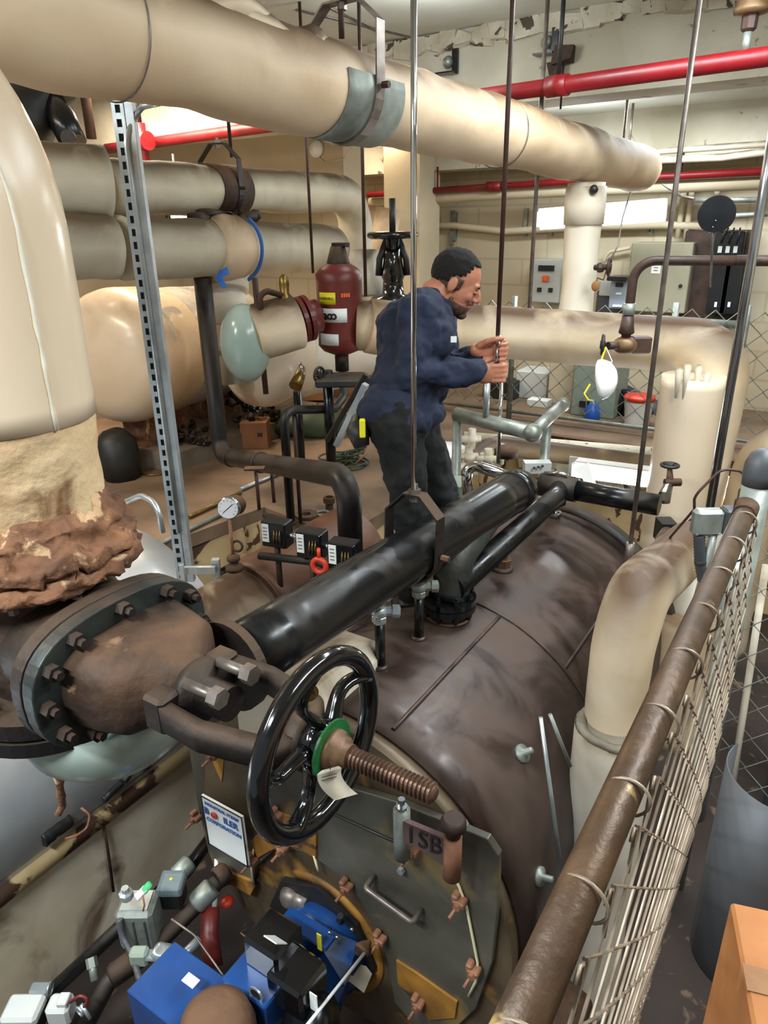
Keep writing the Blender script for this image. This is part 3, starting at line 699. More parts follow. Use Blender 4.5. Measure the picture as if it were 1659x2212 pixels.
for sg_ in(-1,1):
    MB().sweep(bend([V((FXb+.26,VY+sg_*.115,VZ)),V((FXb+.42,VY+sg_*.125,VZ)),V((WX-.06,VY+sg_*.085,VZ)),V((WX-.045,VY+sg_*.03,VZ))],.05),1,sect=[(-.016,-.034),(.016,-.034),(.016,.034),(-.016,.034)],hint=Z).obj('yoke_arm',M['iron'],parent=gv)
    MB().lathe((FXb+.31,VY+sg_*.055,VZ+.06),X,[(.015,0),(.015,.1)],8).lathe((FXb+.40,VY+sg_*.055,VZ+.06),X,[(.026,0),(.026,.03)],6,False).obj('gland_bolt',M['rodg'],parent=gv)
MB().lathe((WX-.05,VY,VZ),X,[(.05,-.03),(.06,0),(.06,.02),(.045,.03)],28).obj('yoke_sleeve',M['iron'],parent=gv)
hw=MB().ring((WX,VY,VZ),X,.203,.024,64,14,sy=1)
hwo=hw.obj('handwheel',M['gloss'],parent=gv)
for k in range(5):
    a=2*PI*k/5+.35; pts=[]
    for i in range(11):
        f=i/10; rr=.05+.15*f; aa=a+.36*math.sin(f*PI*1.0)*(1-f*.35); pts.append(V((WX-.012*math.sin(f*PI),VY+rr*math.cos(aa),VZ+rr*math.sin(aa))))
    MB().sweep(pts,[.020-.005*math.sin(PI*i/10) for i in range(11)],10,sect=[(math.cos(q)*.75,math.sin(q)*1.25) for q in [2*PI*j/10 for j in range(10)]],hint=X).obj('spoke',M['gloss'],parent=hwo)
MB().lathe((WX,VY,VZ),X,[(.05,-.03),(.055,0),(.05,.03)],28).obj('hub',M['gloss'],parent=hwo)
MB().plate((WX+.034,VY,VZ),X,.068,.006,n=32).obj('hub_plate',M['green'],parent=gv,label='green enamelled hub plate')
MB().lathe((WX+.036,VY,VZ),X,[(.048,0),(.046,.012),(.036,.016),(.038,.03),(.028,.034),(.028,.05)],28).obj('hub_nut',M['bronze'],parent=gv)
prof=[]; x=0
while x<.265: prof+=[(.0185,x),(.0235,x+.0028),(.0235,x+.0055),(.0185,x+.0083)]; x+=.0102
prof+=[(.017,x),(.012,x+.004),(0,x+.006)]
MB().lathe((WX+.03,VY,VZ),X,prof,24,False).obj('threaded_stem',mat('worn stem thread','#6b5040','#4a372c',20,.35,metal=.6,rv=.1),parent=gv)
# tags
p=A(668,1498,d=1.52)
def disc(c,n_,R,th,up,sy=1): b=MB(); b.plate(c,n_,R,th,n=28,hint=up,sy=sy); return b
tg=thing('tag',tuple(p),'round brass number tag wired to the upper spoke of the handwheel','tag')
MB().plate(p,(X*.8-Y*.6).normalized(),.021,.0015,n=28,hint=Z).obj('disc',M['brass'],parent=tg)
MB().sweep([p+Z*.018,p+Z*.035+X*.004,p+Z*.05,A(668,1440,d=1.6)],.0012,6).obj('wire',M['rodb'],parent=tg)
text('604',.016,p+(X*.8-Y*.6).normalized()*.0016,(Y*.8+X*.6),Z,M['iron'],'lettering',tg,th=.0004)
p=A(715,1695,d=1.5)
tg=thing('tag',tuple(p),'curled white paper tag with small print hanging under the handwheel hub','tag')
vs=[];n=14
rx=(X*.6+Y*.8).normalized()
for i in range(n+1):
    f=i/n; a=f*2.0; c=p+Z*(.045-.10*f)+(X*.8-Y*.6)*(-.02*math.sin(a*1.3))+rx*(.035*f**3)
    for sg_ in(-1,1):
        w=.026 if f>.12 else .016+.08*f
        vs+= [c+rx*(sg_*w),c+rx*(sg_*w)+(X*.8-Y*.6)*.0008]
fs=[]
for i in range(n):
    o=i*4;q=o+4; fs+=[(o,o+2,q+2,q),(o+1,q+1,q+3,o+3),(o,q,q+1,o+1),(o+2,o+3,q+3,q+2)]
MB().add(vs,fs).obj('paper',M['labelp'],parent=tg)
MB().sweep([p+Z*.04,p+Z*.06+X*.004,A(705,1640,d=1.5)],.001,6).obj('wire',M['rodb'],parent=tg)
for k in range(4):
    MB().box(p+Z*(.016-.013*k)+(X*.8-Y*.6)*(-.012-.005*k+.002),(.034,.0006,.0022),(rx,(X*.8-Y*.6),Z)).obj('print_line',M['rodg'],parent=tg)
# white elbow above
el=thing('insulated_pipe',(VX,VY,2.9),'huge shiny white elbow pipe at the left edge above the gate valve','pipe')
ER=.245
pth=bend([V((VX,VY,3.14)),V((VX-.0,VY,4.05)),V((VX-1.1,VY-.55,4.05))],.52,14)
MB().sweep(dens([V((VX,VY,2.86)),V((VX,VY,3.22))],.02),.232,64,nz=.012,nsc=5).jit(.006,25).obj('bare_lagging',M['bare'],parent=el)
MB().sweep(dens(pth,.05),ER,64,nz=.004,nsc=2).obj('elbow_jacket',M['white'],parent=el)
for k in range(3):
    a=-1.9+.42*k; c=V((VX,VY,2.95-.03*(k%2)))+V((math.cos(a),math.sin(a),0))*.262; tn=V((-math.sin(a),math.cos(a),0)); nn_=V((math.cos(a),math.sin(a),0))
    w=.03+.02*(k%2); hh=.05+.05*(k%2)
    pts=[c-tn*w+Z*.03,c+tn*w*.2+Z*.045,c+tn*w+Z*.01,c+tn*w*.8-Z*hh*.6+nn_*.02,c+tn*w*.1-Z*hh+nn_*.035,c-tn*w*.6-Z*hh*.7+nn_*.03]
    MB().prism(pts,nn_*.006).jit(.02,30).obj('torn_flap',M['bare'],parent=el)
sp_=[]
for i,p in enumerate(pth):
    tg_=(pth[min(i+1,len(pth)-1)]-pth[max(i-1,0)]).normalized(); n_=((CAM-p).normalized()+fx0*.9); n_=(n_-tg_*n_.dot(tg_)).normalized(); sp_.append(p+n_*(ER+.001))
MB().sweep(dens(sp_,.04),.005,6,nz=.006,nsc=12).obj('jacket_seam',M['labelp'],parent=el)
# lower bowl-shaped elbow
MB().lathe((VX+.08,VY+.1,2.24),-Z,[(.29,-.02),(.28,.06),(.25,.14),(.19,.2),(.1,.235),(0,.245)],56).obj('lower_bowl',M['celad'],parent=gv)
b=MB()
q=A(92,1590,d=2.35)
pts=[A(92,1588,d=2.3),A(110,1640,d=2.38),A(128,1690,d=2.42),A(134,1740,d=2.5),A(126,1760,d=2.5)]
MB().sweep(dens(pts,.02),.014,8,nz=.01,nsc=20).obj('drip_crust',M['crust'],parent=gv)
# ================================================================ left boiler
LB=thing('boiler',(-3.3,1.2,.25),'second boiler at lower left in a bright metal jacket over dirty cream sides','boiler')
MB().sweep(dens([V((-3.32,-1.2,1.22)),V((-3.32,2.42,1.22))],.2),.76,96,nz=.004,nsc=1.5).obj('metal_jacket',M['alum'],parent=LB)
MB().box((-3.32,.61,.62),(1.46,3.6,.74),bev=.06).jit(.02,2.5).obj('lagged_casing',M['stained'] if False else mat('dirty canvas casing','#e4d8c0','#bdac90',1.6,.8,bump=.3,bsc=8,spot='#6f5643',ssc=2.6,sth=.58,sw=.15),parent=LB)
b=MB(); b.sweep([V((-2.6,-1.2,.98)),V((-2.6,2.4,.98))],.05,16,nz=.01,nsc=6); b.obj('edge_roll',M['peel'],parent=LB)
b=MB(); b.sweep([V((-2.585,-1.2,1.06)),V((-2.585,2.4,1.06))],.012,8,nz=.006,nsc=9); b.obj('edge_trim',M['galvd'],parent=LB)
c=A(5,1870,x=-2.55); MB().sweep([V((-2.6,.55,.98)),V((-2.6,.9,.98))],.065,20,nz=.006,nsc=20).obj('wrapped_end',M['canvas'],parent=LB)
for (x1,y1,x2,y2,w) in((90,1815,150,1770,.035),(222,1728,262,1690,.02),(268,1690,280,1670,.016),(308,1662,325,1652,.012)):
    p,q=A(x1,y1,x=-2.567),A(x2,y2,x=-2.567); MB().sweep(dens([p,p.lerp(q,.5),q],.01),w,10,nz=.008,nsc=30).obj('open_seam',M['black'],parent=LB)
MB().sweep([A(220,1762,x=-2.57),A(232,1830,x=-2.565),A(245,1925,x=-2.56)],.008,6).obj('strap',M['rust'],parent=LB)
pts=[A(175,1745,x=-2.53),A(195,1760,x=-2.5),A(188,1790,x=-2.5),A(165,1805,x=-2.5),A(140,1812,x=-2.52)]
MB().sweep(bend(pts,.03),.006,8).obj('loose_wire',M['lug'],parent=LB)
# bright cream casing between the boilers, seen through the handwheel
cq=A(700,1500,d=2.75); single('cream_casing',MB().box(cq-X*.06,(.42,.5,.34),bev=.05),M['whitep'],'pale cream lagged cover on the boiler shoulder, seen through the handwheel','casing')
# brown shell vessel
a=A(447,1352,d=2.95); ax=(A(690,1222,d=3.5)-a); ax.z=0; ax.normalize(); ax=Y
a=A(500,1345,x=-2.15)
vs_=thing('flue_duct',tuple(a),'brown painted half round duct with a pale lagged collar behind the black header','duct')
MB().sweep(dens([a+Y*.12,a+Y*.95],.1),.24,56).obj('shell',M['brownd'],parent=vs_)
MB().sweep(dens([a-Y*.35,a+Y*.12],.05),.215,56,nz=.006,nsc=6).obj('collar',M['stained'],parent=vs_)
MB().ring(a+Y*.12,Y,.24,.007,56,6).obj('lip',M['rust'],parent=vs_)
# ================================================================ slotted strut post
S0=A(250,205,d=2.75); S1=down(S0,1258)
st=thing('strut_post',tuple(S1),'tall galvanised slotted channel post at left, reaching up to the overhead pipe','post')
fx=(RT-Z*RT.z).normalized(); fyv=Z.cross(fx)
S0=S0+Z*.5
L_=(S0-S1).length
def chan(b,c0,c1,w,dp,right,fwd,slots=None,th=.003):
    n_=(c1-c0).normalized(); Lh=(c1-c0).length
    # back web with slots built as ladder, facing the viewer
    if slots:
        pit,sl_=slots; k=int(Lh/pit)
        for sg_ in(-1,1): b.box((c0+c1)/2+right*(sg_*w*.36),(w*.28,th,Lh),(right,fwd,n_))
        for i in range(k+1): b.box(c0+n_*(i*pit),(w*.46,th,pit-sl_),(right,fwd,n_))
    else: b.box((c0+c1)/2,(w,th,Lh),(right,fwd,n_))
    for sg_ in(-1,1):
        b.box((c0+c1)/2+right*(sg_*w/2)+fwd*dp/2,(th,dp,Lh),(right,fwd,n_))
        b.box((c0+c1)/2+right*(sg_*(w/2-.004))+fwd*dp,(.009,th,Lh),(right,fwd,n_))
b=MB(); chan(b,S1,S0,.045,.045,fx,fyv,(.05,.028)); b.obj('channel',M['galv'],parent=st)
b=MB(); chan(b,S1+fx*.042+fyv*.004,S0+fx*.042+fyv*.004,.03,.04,fx,fyv); b.obj('channel',M['galv'],parent=st)
b=MB(); pz=(S0+S1)/2; b.box(pz+fyv*.045,(.042,.004,L_),(fx,fyv,Z)); b.obj('back_web',M['galvd'],parent=st)
# bent conduit beside strut
b=MB(); p=A(283,430,d=2.85); 
single('conduit',MB().sweep(bend([A(345,222,d=2.6),A(300,232,d=2.8),A(272,300,d=2.8),down(A(272,300,d=2.8),1150)],.12,8),.0115,12),M['galv'],'thin galvanised conduit clipped beside the slotted post, bent at the top','conduit')
single('conduit',MB().sweep(bend([A(262,1088,d=3.3),A(305,1070,d=3.2),A(340,1088,d=3.1),A(352,1150,d=3.15)],.1,8),.0125,12),M['galv'],'short curved galvanised conduit from the white elbow to the slotted post','conduit')
# bracket at the foot
b=MB(); p=A(395,1245,d=3.3);q=A(462,1218,d=3.35); b.box((p+q)/2,(.16,.02,.035),(fx,fyv,Z)); b.box(q+fx*.01-Z*.03,(.035,.03,.11),(fx,fyv,Z)); b.box(p+Z*.01,(.02,.02,.1),(fx,fyv,Z))
single('strut_bracket',b,M['galv'],'small galvanised channel bracket at the foot of the slotted post','bracket')
# ================================================================ gauge
g=A(493,1098,d=3.1); t=thing('pressure_gauge',tuple(down(g,1225)),'round white dial pressure gauge on a thin stem with a coiled loop','gauge')
n_=(CAM-g); n_.z*=.3; n_=(n_.normalized()-RT*.35).normalized()
MB().lathe(g-n_*.03,n_,[(.047,0),(.05,.01),(.05,.03),(.046,.034)],32).obj('case',M['shiny'],parent=t)
MB().plate(g+n_*.003,n_,.045,.003,n=32).obj('dial',M['dial'],parent=t)
rx=Z.cross(n_).normalized(); uy=n_.cross(rx)
MB().box(g+n_*.006,(.06,.003,.001),((rx*.75+uy*.66).normalized(),(uy*.75-rx*.66).normalized(),n_)).obj('needle',M['black'],parent=t)
b=MB()
for k in range(11):
    a=-PI*.75+PI*1.5*k/10; p=g+n_*.0055+rx*(.036*math.sin(a))+uy*(.036*math.cos(a)); d_=rx*math.sin(a)+uy*math.cos(a); b.box(p,(.007,.0015,.0008),(d_,n_.cross(d_),n_))
b.obj('dial_marks',M['black'],parent=t)
MB().ell(g-n_*.06+fx*.015,(.045,.045,.045)).obj('back_body',M['rust'],parent=t)
s0=g-Z*.045; s1=down(g,1205); MB().cyl(s0,s1,.0075,n=10).obj('stem',M['lug'],parent=t)
c=down(g,1180)+fx*.022; MB().ring(c,n_,.024,.006,24,8).obj('coil',M['brown'],parent=t)
MB().lathe(s1-Z*.06,Z,[(.04,0),(.04,.02),(.022,.025),(.022,.045),(.03,.05),(.03,.065),(.012,.08)],20).obj('base_nut',M['rust'],parent=t)
# ================================================================ control boxes
labs=['nearest the gauge, furthest left','middle one above the red ring','furthest right, beside the black riser']
cb=None
for k,(x_,y_,d_) in enumerate(((592,1155,3.15),(668,1178,3.05),(738,1202,2.95))):
    c=A(x_,y_,d=d_); t=thing('control_box',tuple(c-Z*.07),'black control box with a white label and wires, '+labs[k],'control box','row of black control boxes')
    rx=(fx*.93-fyv*.36).normalized(); ry=Z.cross(rx)
    MB().box(c+ry*.03,(.125,.07,.12),(rx,ry,Z),bev=.004).obj('cover',M['cabk'],parent=t)
    MB().box(c-ry*.008,(.115,.01,.115),(rx,ry,Z),bev=.003).obj('front',M['screen'],parent=t)
    MB().box(c-ry*.015-rx*.035+Z*.01,(.034,.003,.085),(rx,ry,Z)).obj('label_plate',M['label'],parent=t)
    for i in range(4): MB().box(c-ry*.0175-rx*.035+Z*(.035-.016*i),(.02,.002,.004),(rx,ry,Z)).obj('print_line',M['rodg'],parent=t)
    b=MB(); 
    for i in range(3): b.sweep([c-ry*.014+rx*(.01+.014*i)+Z*.03,c-ry*.03+rx*(.014+.014*i),c-ry*.014+rx*(.006+.016*i)-Z*.04],.003,6)
    b.obj('wires',M['brass'],parent=t)
    MB().cyl(c+ry*.02-Z*.06,c+ry*.02-Z*.30,.014,n=12).obj('stem',M['brown'],parent=t)
    MB().sweep(bend([c+rx*.06+ry*.02,c+rx*.10+ry*.02,c+rx*.115+ry*.02-Z*.05],.03),.012,10).obj('flex_lead',M['shiny'],parent=t)
p=A(690,1222,d=2.98); single('ring_fitting',MB().ring(p,ry,.03,.012,26,10).cyl(p+Z*.03,p+Z*.08,.008),M['redb'],'small red ring shaped fitting under the control boxes','fitting')
single('manifold_pipe',MB().sweep([A(560,1200,d=3.2),A(690,1215,d=3.1),A(760,1250,d=3.0)],.018,12),M['blackd'],'black manifold pipe carrying the three control boxes','pipe')
# ================================================================ small chrome valves
for k,(bx_,top_,m,lab) in enumerate((((822,1440),1345,'galv','galvanised union valve on a short black riser left of the nozzle'),((905,1378),1290,'galvd','brass and steel valve on a short black riser beside the nozzle'))):
    p,n=onb(*bx_); q=alongy(p,Z,top_); t=thing('small_valve',tuple(p),lab,'valve')
    MB().lathe(p-Z*.02,Z,[(.034,0),(.034,.03),(.024,.034)],20).obj('socket',M['boiler'],parent=t)
    MB().cyl(p,q,.02,n=16).obj('riser',M['blackp'],parent=t)
    MB().lathe(q,Z,[(.024,0),(.03,.01),(.03,.03),(.024,.035),(.028,.07),(.02,.085)],8,False).obj('body',M[m],parent=t)
    MB().ell(q+Z*.05,(.034,.034,.03)).obj('bulb',M[m],parent=t)
    MB().lathe(q+Z*.05,fx,[(.018,0),(.02,.05),(.026,.05),(.026,.075),(.015,.08)],8,False).obj('side_outlet',M[m],parent=t)
    MB().sweep([q+Z*.05,q+Z*.07-fx*.06,q+Z*.075-fx*.1],.009,8).obj('lever',M['chrome'],parent=t)
    MB().lathe(q+Z*.08,Z,[(.022,0),(.022,.015),(.01,.02)],6,False).obj('cap_nut',M['bluem' if k==0 else 'brass'],parent=t)
MB().ell(A(912,1255,d=3.1),(.05,.05,.06)).obj('x',M['bronze']) if False else None
single('globe_fitting',MB().ell(A(912,1252,d=3.05),(.05,.05,.05)).lathe(A(912,1252,d=3.05)-Z*.05,Z,[(.03,-.02),(.035,0)],8,False),M['bronze'],'dull brass round fitting under the black header by its hanger','fitting')
# ================================================================ near fence
RZ=2.9; RX=-.137
def chainlink(ya,yb,za,zb,fx_,wire,pitch,axis='y',hang=0):
    b=MB(); n=int((yb-ya)/pitch); st_=pitch; m=int((zb-za)/st_)
    for k in range(n+1):
        c=ya+k*pitch; pts=[]
        for i in range(m+1):
            s_=1 if (i+k)%2==0 else -1; z=zb-i*st_; o=c+s_*pitch*.5*1.06; dpt=s_*wire*.9+hang*math.sin(PI*i/m)*.5
            pts.append(V((fx_+dpt,o,z)) if axis=='y' else V((o,fx_+dpt,z)))
        b.sweep(pts,wire,5,smooth=False)
    return b
fn=thing('chain_link_fence',(RX,1.1,1.83),'near chain link fence with a rusty tubular top rail, at the right edge','fence')
MB().cyl((RX,.02,RZ),(RX,1.97,RZ),.025,n=28).obj('top_rail',M['fencer'],parent=fn)
chainlink(.1,1.93,1.86,2.885,RX+.03,.0024,.052,hang=.03).obj('mesh',M['fence'],parent=fn)
MB().cyl((RX+.01,2.0,1.83),(RX+.01,2.0,2.99),.036,n=28).obj('post',M['galvd'],parent=fn)
MB().lathe((RX+.01,2.0,2.985),Z,[(.038,-.03),(.040,.0),(.038,.03),(.028,.055),(.012,.068),(0,.07)],28).obj('post_cap',M['duct'],parent=fn)
MB().cyl((RX,2.0,RZ),(RX,1.9,RZ),.029,n=24).obj('rail_end',M['rust'],parent=fn)
for k in range(9):
    y=.42+k*.18; MB().ring((RX+.006,y,RZ-.004),(Y+X*.12*(1 if k%2 else -1)).normalized(),.030,.0024,20,6).obj('tie_wire',M['fence'],parent=fn)
y=.1
k=0
while y<1.9:
    p=V((RX+.03,y,RZ-.02)); MB().sweep([p+Z*.012-Y*.012,p+Z*.024,p+Z*.012+Y*.013,p-Z*.03+Y*.006,p-Z*.05],.0026,6).obj('end_loop',M['fence'],parent=fn); y+=.104; k+=1
# right-hand clutter past the fence
c=A(1578,1945,z=2.36); bx_=(X*.96+Y*.28).normalized(); by_=Z.cross(bx_)
t=thing('carton',(c.x+.2,c.y-.15,1.83),'worn orange brown cardboard carton at the bottom right corner','box')
MB().box(c+bx_*.2-by_*.16-Z*.265,(.4,.32,.53),(bx_,by_,Z),bev=.006).obj('carton_body',M['boxo'],parent=t)
MB().box(c+bx_*.2-by_*.16+Z*.001,(.4,.05,.003),(bx_,by_,Z)).obj('tape_strip',M['wood'],parent=t)
q=A(1575,1765,z=2.35); b=MB(); vs=[];n=12
for i in range(n+1):
    a=PI*.85+ 2.2*i/n
    for rr in(.13,.133):
        for z in(1.83,2.42): vs.append(V((q.x+.1+rr*math.cos(a),q.y+.12+rr*math.sin(a),z)))
fs=[]
for i in range(n):
    o=i*4;w_=o+4; fs+=[(o,w_,w_+1,o+1),(o+2,o+3,w_+3,w_+2),(o+1,w_+1,w_+3,o+3),(o,o+2,w_+2,w_)]
fs+=[(0,1,3,2)]
single('sheet_duct',MB().add(vs,fs),M['duct'],'curved grey sheet metal duct piece standing behind the orange carton','duct')
single('drum',MB().lathe((.55,2.5,.25),Z,[(0,0),(.28,0),(.29,.02),(.28,.3),(.29,.32),(.28,.6),(.29,.88),(.27,.88),(.26,.84),(0,.84)],40),M['blue2'],'navy blue drum low behind the right fence','drum')
single('plastic_bag',MB().ell((.35,2.75,1.5),(.2,.16,.1)).jit(.05,9),M['glassd'],'clear plastic sheet bundled over the blue drum','bag')
# second fence panel behind at right
f2=thing('chain_link_fence',(.25,3.2,.25),'tall coarse chain link panel with leaning cream pole at the far right','fence')
chainlink(-.15,1.6,.9,2.6,3.2,.003,.085,axis='x').obj('mesh',M['galvd'],parent=f2)
p=A(1655,1220,3.2);q=A(1575,1740,3.4); MB().cyl(p,V((q.x,q.y,q.z)),.016,n=14).obj('pole',M['whitep'],parent=f2)
MB().cyl((-.2,3.2,.25),(-.2,3.2,2.6),.02,n=14).obj('post',M['galvd'],parent=f2)
MB().cyl((-.2,3.2,2.6),(1.6,3.2,2.6),.02,n=14).obj('rail',M['galvd'],parent=f2)
# grey dark machinery behind right fence
single('floor_cabinet',MB().box((.55,4.2,.95),(.9,.5,1.4),bev=.02),M['duct'],'dark grey cabinet standing in the pit behind the right fence','cabinet')
# right tall pole
p=A(1652,395,3.05); q=down(p,1100)
single('steel_pole',MB().cyl(q,V((p.x,p.y,5)),.021,n=20),M['shiny'],'bright vertical steel pole near the right edge, above the fence post','pole')
# junction box beside riser
JB=A(1527,1127,d=2.55); t=thing('junction_box',tuple(JB-Z*.06),'grey square steel junction box with dark leads between the riser and the fence post','junction box')
rx=fx; ry=fyv
MB().box(JB,(.105,.05,.10),(rx,ry,Z),bev=.012).obj('cover',M['galvd'],parent=t)
for (sx,sz) in((-1,1),(1,1),(1,-1),(-1,-1)): MB().lathe(JB+rx*(.04*sx)+Z*(.038*sz)-ry*.025,-ry,[(.004,0),(.004,.003)],8).obj('screw',M['galv'],parent=t)
MB().box(JB+rx*.09+ry*.01,(.07,.06,.10),(rx,ry,Z),bev=.008).obj('switch_body',M['duct'],parent=t)
MB().box(JB+rx*.10-ry*.023+Z*.02,(.03,.004,.018),(rx,ry,Z)).obj('window',M['label'],parent=t)
MB().box(JB+rx*.10-ry*.023-Z*.012,(.03,.004,.018),(rx,ry,Z)).obj('window',M['label'],parent=t)
MB().lathe(JB+rx*.11+Z*.05,Z,[(.022,0),(.022,.03),(.016,.035),(.016,.07),(.01,.075),(.01,.1)],14).obj('plug',M['brown'],parent=t)
MB().sweep(bend([JB+rx*.11+Z*.14,JB+rx*.10+Z*.19,JB+rx*.02+Z*.2,JB-rx*.06+Z*.10,A(1500,1100,2.6),A(1440,1170,3.2),A(1425,1185,3.6)],.05,6),.005,8).obj('lead',M['brown'],parent=t)
b=MB(); cpts=dens(bend([JB-rx*.02-Z*.05,JB-rx*.0-Z*.16,JB+rx*.03-Z*.26,JB+rx*.02-Z*.34],.08),.006)
MB().sweep(cpts,[.018 if i%2 else .0215 for i in range(len(cpts))],14).obj('flexible_conduit',M['duct'],parent=t)
MB().sweep([JB+rx*.03-Z*.05,JB+rx*.025-Z*.2,JB-rx*.0-Z*.45],.016,12).obj('conduit_pipe',M['galvd'],parent=t)
single('foil_sheet',MB().prism([A(1545,1130,2.8),A(1590,1125,2.85),A(1585,1200,2.85),A(1540,1290,2.8),A(1525,1250,2.8)],FW*.01).jit(.01,20),M['silvfoil'],'crumpled white foil wrap hanging behind the grey junction box','wrap')
# valves on the riser
g=A(1437,1050,d=3.95)
t=thing('gate_valve',tuple(g-Z*.1),'small gate valve with black handwheel and chrome body on the white riser','valve')
def wheel(b,c,ax,R,r,k=5,hint=None):
    b.ring(c,ax,R,r,28,8); fr_=frame(ax)
    for i in range(k):
        a=2*PI*i/k; b.cyl(c,c+fr_[0]*(R*math.cos(a))+fr_[1]*(R*math.sin(a)),r*.7,n=6)
    return b.cyl(c-ax*r*1.6,c+ax*r*1.6,r*2.4,n=12)
wheel(MB(),A(1447,1005,3.95),Z,.045,.009).obj('handwheel',M['black'],parent=t)
MB().sweep([A(1447,1008,3.95),A(1447,1035,3.95),A(1443,1045,3.95)],[.012,.02,.022],10).lathe(A(1443,1042,3.95),fx,[(.02,-.02),(.025,.0),(.022,.03),(.022,.07)],10).obj('bonnet',M['rust'],parent=t)
MB().sweep([A(1444,1048,3.95),A(1436,1068,3.93),A(1434,1085,3.92)],[.025,.035,.033],10,smooth=False).obj('outlet',M['chrome'],parent=t)
g=A(1440,1155,d=4.05)
t=thing('pipe_stub',tuple(g),'dark brown slanted fitting poking out of a square cut in the white riser','fitting')
MB().box(A(1437,1146,4.25),(.09,.12,.13),(fx,fyv,Z)).obj('cut_hole',M['black'],parent=t)
MB().sweep([A(1440,1150,4.15),A(1430,1168,4.0),A(1418,1182,3.95)],[.035,.04,.01],12).obj('fitting',M['rust'],parent=t)
MB().sweep([A(1418,1185,3.95),A(1470,1150,3.9),A(1495,1120,3.7)],[.008,.02,.006],8).obj('handle',M['brown'],parent=t)
# valve handle on the drop pipe with wooden tag
g=A(1310,580,d=4.95)
t=thing('gate_valve',tuple(g),'small rusty valve on the white drop pipe with a wooden handled tag hanging','valve')
wheel(MB(),A(1316,577,4.9),(fx*.9-fyv*.4).normalized(),.055,.010).obj('handwheel',M['brown'],parent=t)
MB().cyl(A(1285,578,4.98),A(1316,577,4.9),.02,n=10).lathe(A(1297,578,4.95),fx,[(.03,-.02),(.035,0),(.03,.02)],8,False).obj('body',M['brown'],parent=t)
MB().sweep([A(1310,585,4.9),A(1303,605,4.88),A(1290,600,4.88),A(1288,612,4.88)],.006,6).obj('wire',M['rust'],parent=t)
MB().ell(A(1286,618,4.88),(.028,.012,.035)).obj('wooden_tag',M['wood'],parent=t)
# cord from ceiling to that valve
single('pull_cord',MB().sweep([A(1362,415,4.85),A(1345,470,4.87),A(1335,530,4.9),A(1318,562,4.9)],.006,6),M['rodg'],'thin grey cord slanting down to the rusty valve in front of the light','cord')
# mask valve
vb=A(1350,746,d=4.35)
t=thing('gate_valve',tuple(vb-Z*.06),'brown iron valve on the horizontal lagged pipe, with black wheel holding the mask','valve')
MB().ell(vb,(.075,.06,.055)).obj('body',M['bronze'],parent=t)
MB().box(vb+fx*.1+fyv*.02,(.12,.08,.10),(fx,fyv,Z),bev=.01).obj('side_block',M['brown'],parent=t)
MB().cyl(vb-fx*.02,A(1313,747,4.3),.024,n=12).obj('bonnet',M['brown'],parent=t)
wheel(MB(),A(1302,745,4.28),(fx*.97-fyv*.25).normalized(),.055,.010,6).obj('handwheel',M['black'],parent=t)
# brown pipe from that valve up and right
r1=A(1357,715,d=4.4); 
t=thing('iron_pipe',tuple(vb+Z*.05),'brown iron pipe rising from the mask valve and turning right over the cabinet','pipe')
top_=down(vb+V((0,.02,0)),563); MB().sweep(bend([vb+Z*.03,top_,top_+ (A(1590,563,4.0)-top_)],.12,8),.028,16).obj('barrel',M['brown'],parent=t)
MB().lathe(down(vb,722),Z,[(.035,0),(.048,.01),(.04,.05),(.034,.11)],16).obj('reducer',M['brown'],parent=t)
MB().cyl(down(vb,680),down(vb,655),.036,n=16).obj('white_coupling',M['galvd'],parent=t)
b_=A(1590,563,4.0); MB().cyl(b_,alongx(b_,(b_-top_).normalized(),1700),.03,n=16).obj('barrel_end',M['brown'],parent=t)
# mask
mc=A(1298,820,d=4.2)
t=thing('respirator_mask',tuple(mc-Z*.06),'white dust mask hanging by yellow elastic from the valve wheel','mask')
b=MB(); ax=(fx*.7-fyv*.5+Z*.3).normalized(); f3=frame(ax,Z)
b.lathe(mc,ax,[(.125,0),(.12,.025),(.095,.065),(.05,.09),(0,.097)],24,sy=.66,hint=(fx*.6+Z*.8)); b.obj('cup',M['white2'],parent=t)
MB().sweep([A(1275,830,4.2),A(1262,850,4.2),A(1270,864,4.2),A(1283,866,4.2)],.006,6).obj('elastic',M['yellow'],parent=t)
MB().sweep([A(1285,815,4.2),A(1300,775,4.22),A(1308,750,4.27)],.006,6).obj('elastic',M['yellow'],parent=t)
MB().sweep([A(1318,795,4.2),A(1322,780,4.22),A(1309,750,4.27)],.003,6).obj('elastic',M['white2'],parent=t)
# black round dial facing away
gk=A(1548,463,d=3.6)
t=thing('round_dial',tuple(gk-Z*.08),'black round gauge seen from behind, high on the right before the wiring','gauge')
ax=(CAM-gk).normalized()
MB().lathe(gk-ax*.02,ax,[(.07,-.01),(.088,0),(.09,.02),(.086,.028),(0,.03)],40,False).obj('case',M['cabk'],parent=t)
for o_ in((.0,-.03),(-.01,-.06)): MB().ell(gk+ax*.011+fx*o_[0]+Z*o_[1],(.004,.004,.004)).obj('screw',M['chrome'],parent=t)
MB().sweep([A(1500,430,3.7),A(1475,425,3.8),A(1440,405,4.2),A(1432,400,5)],.008,8).obj('capillary',M['rodg'],parent=t)
MB().sweep([gk-ax*.03,gk-ax*.03-Z*.14,A(1535,620,3.9)],.006,8).obj('stem',M['galvd'],parent=t)
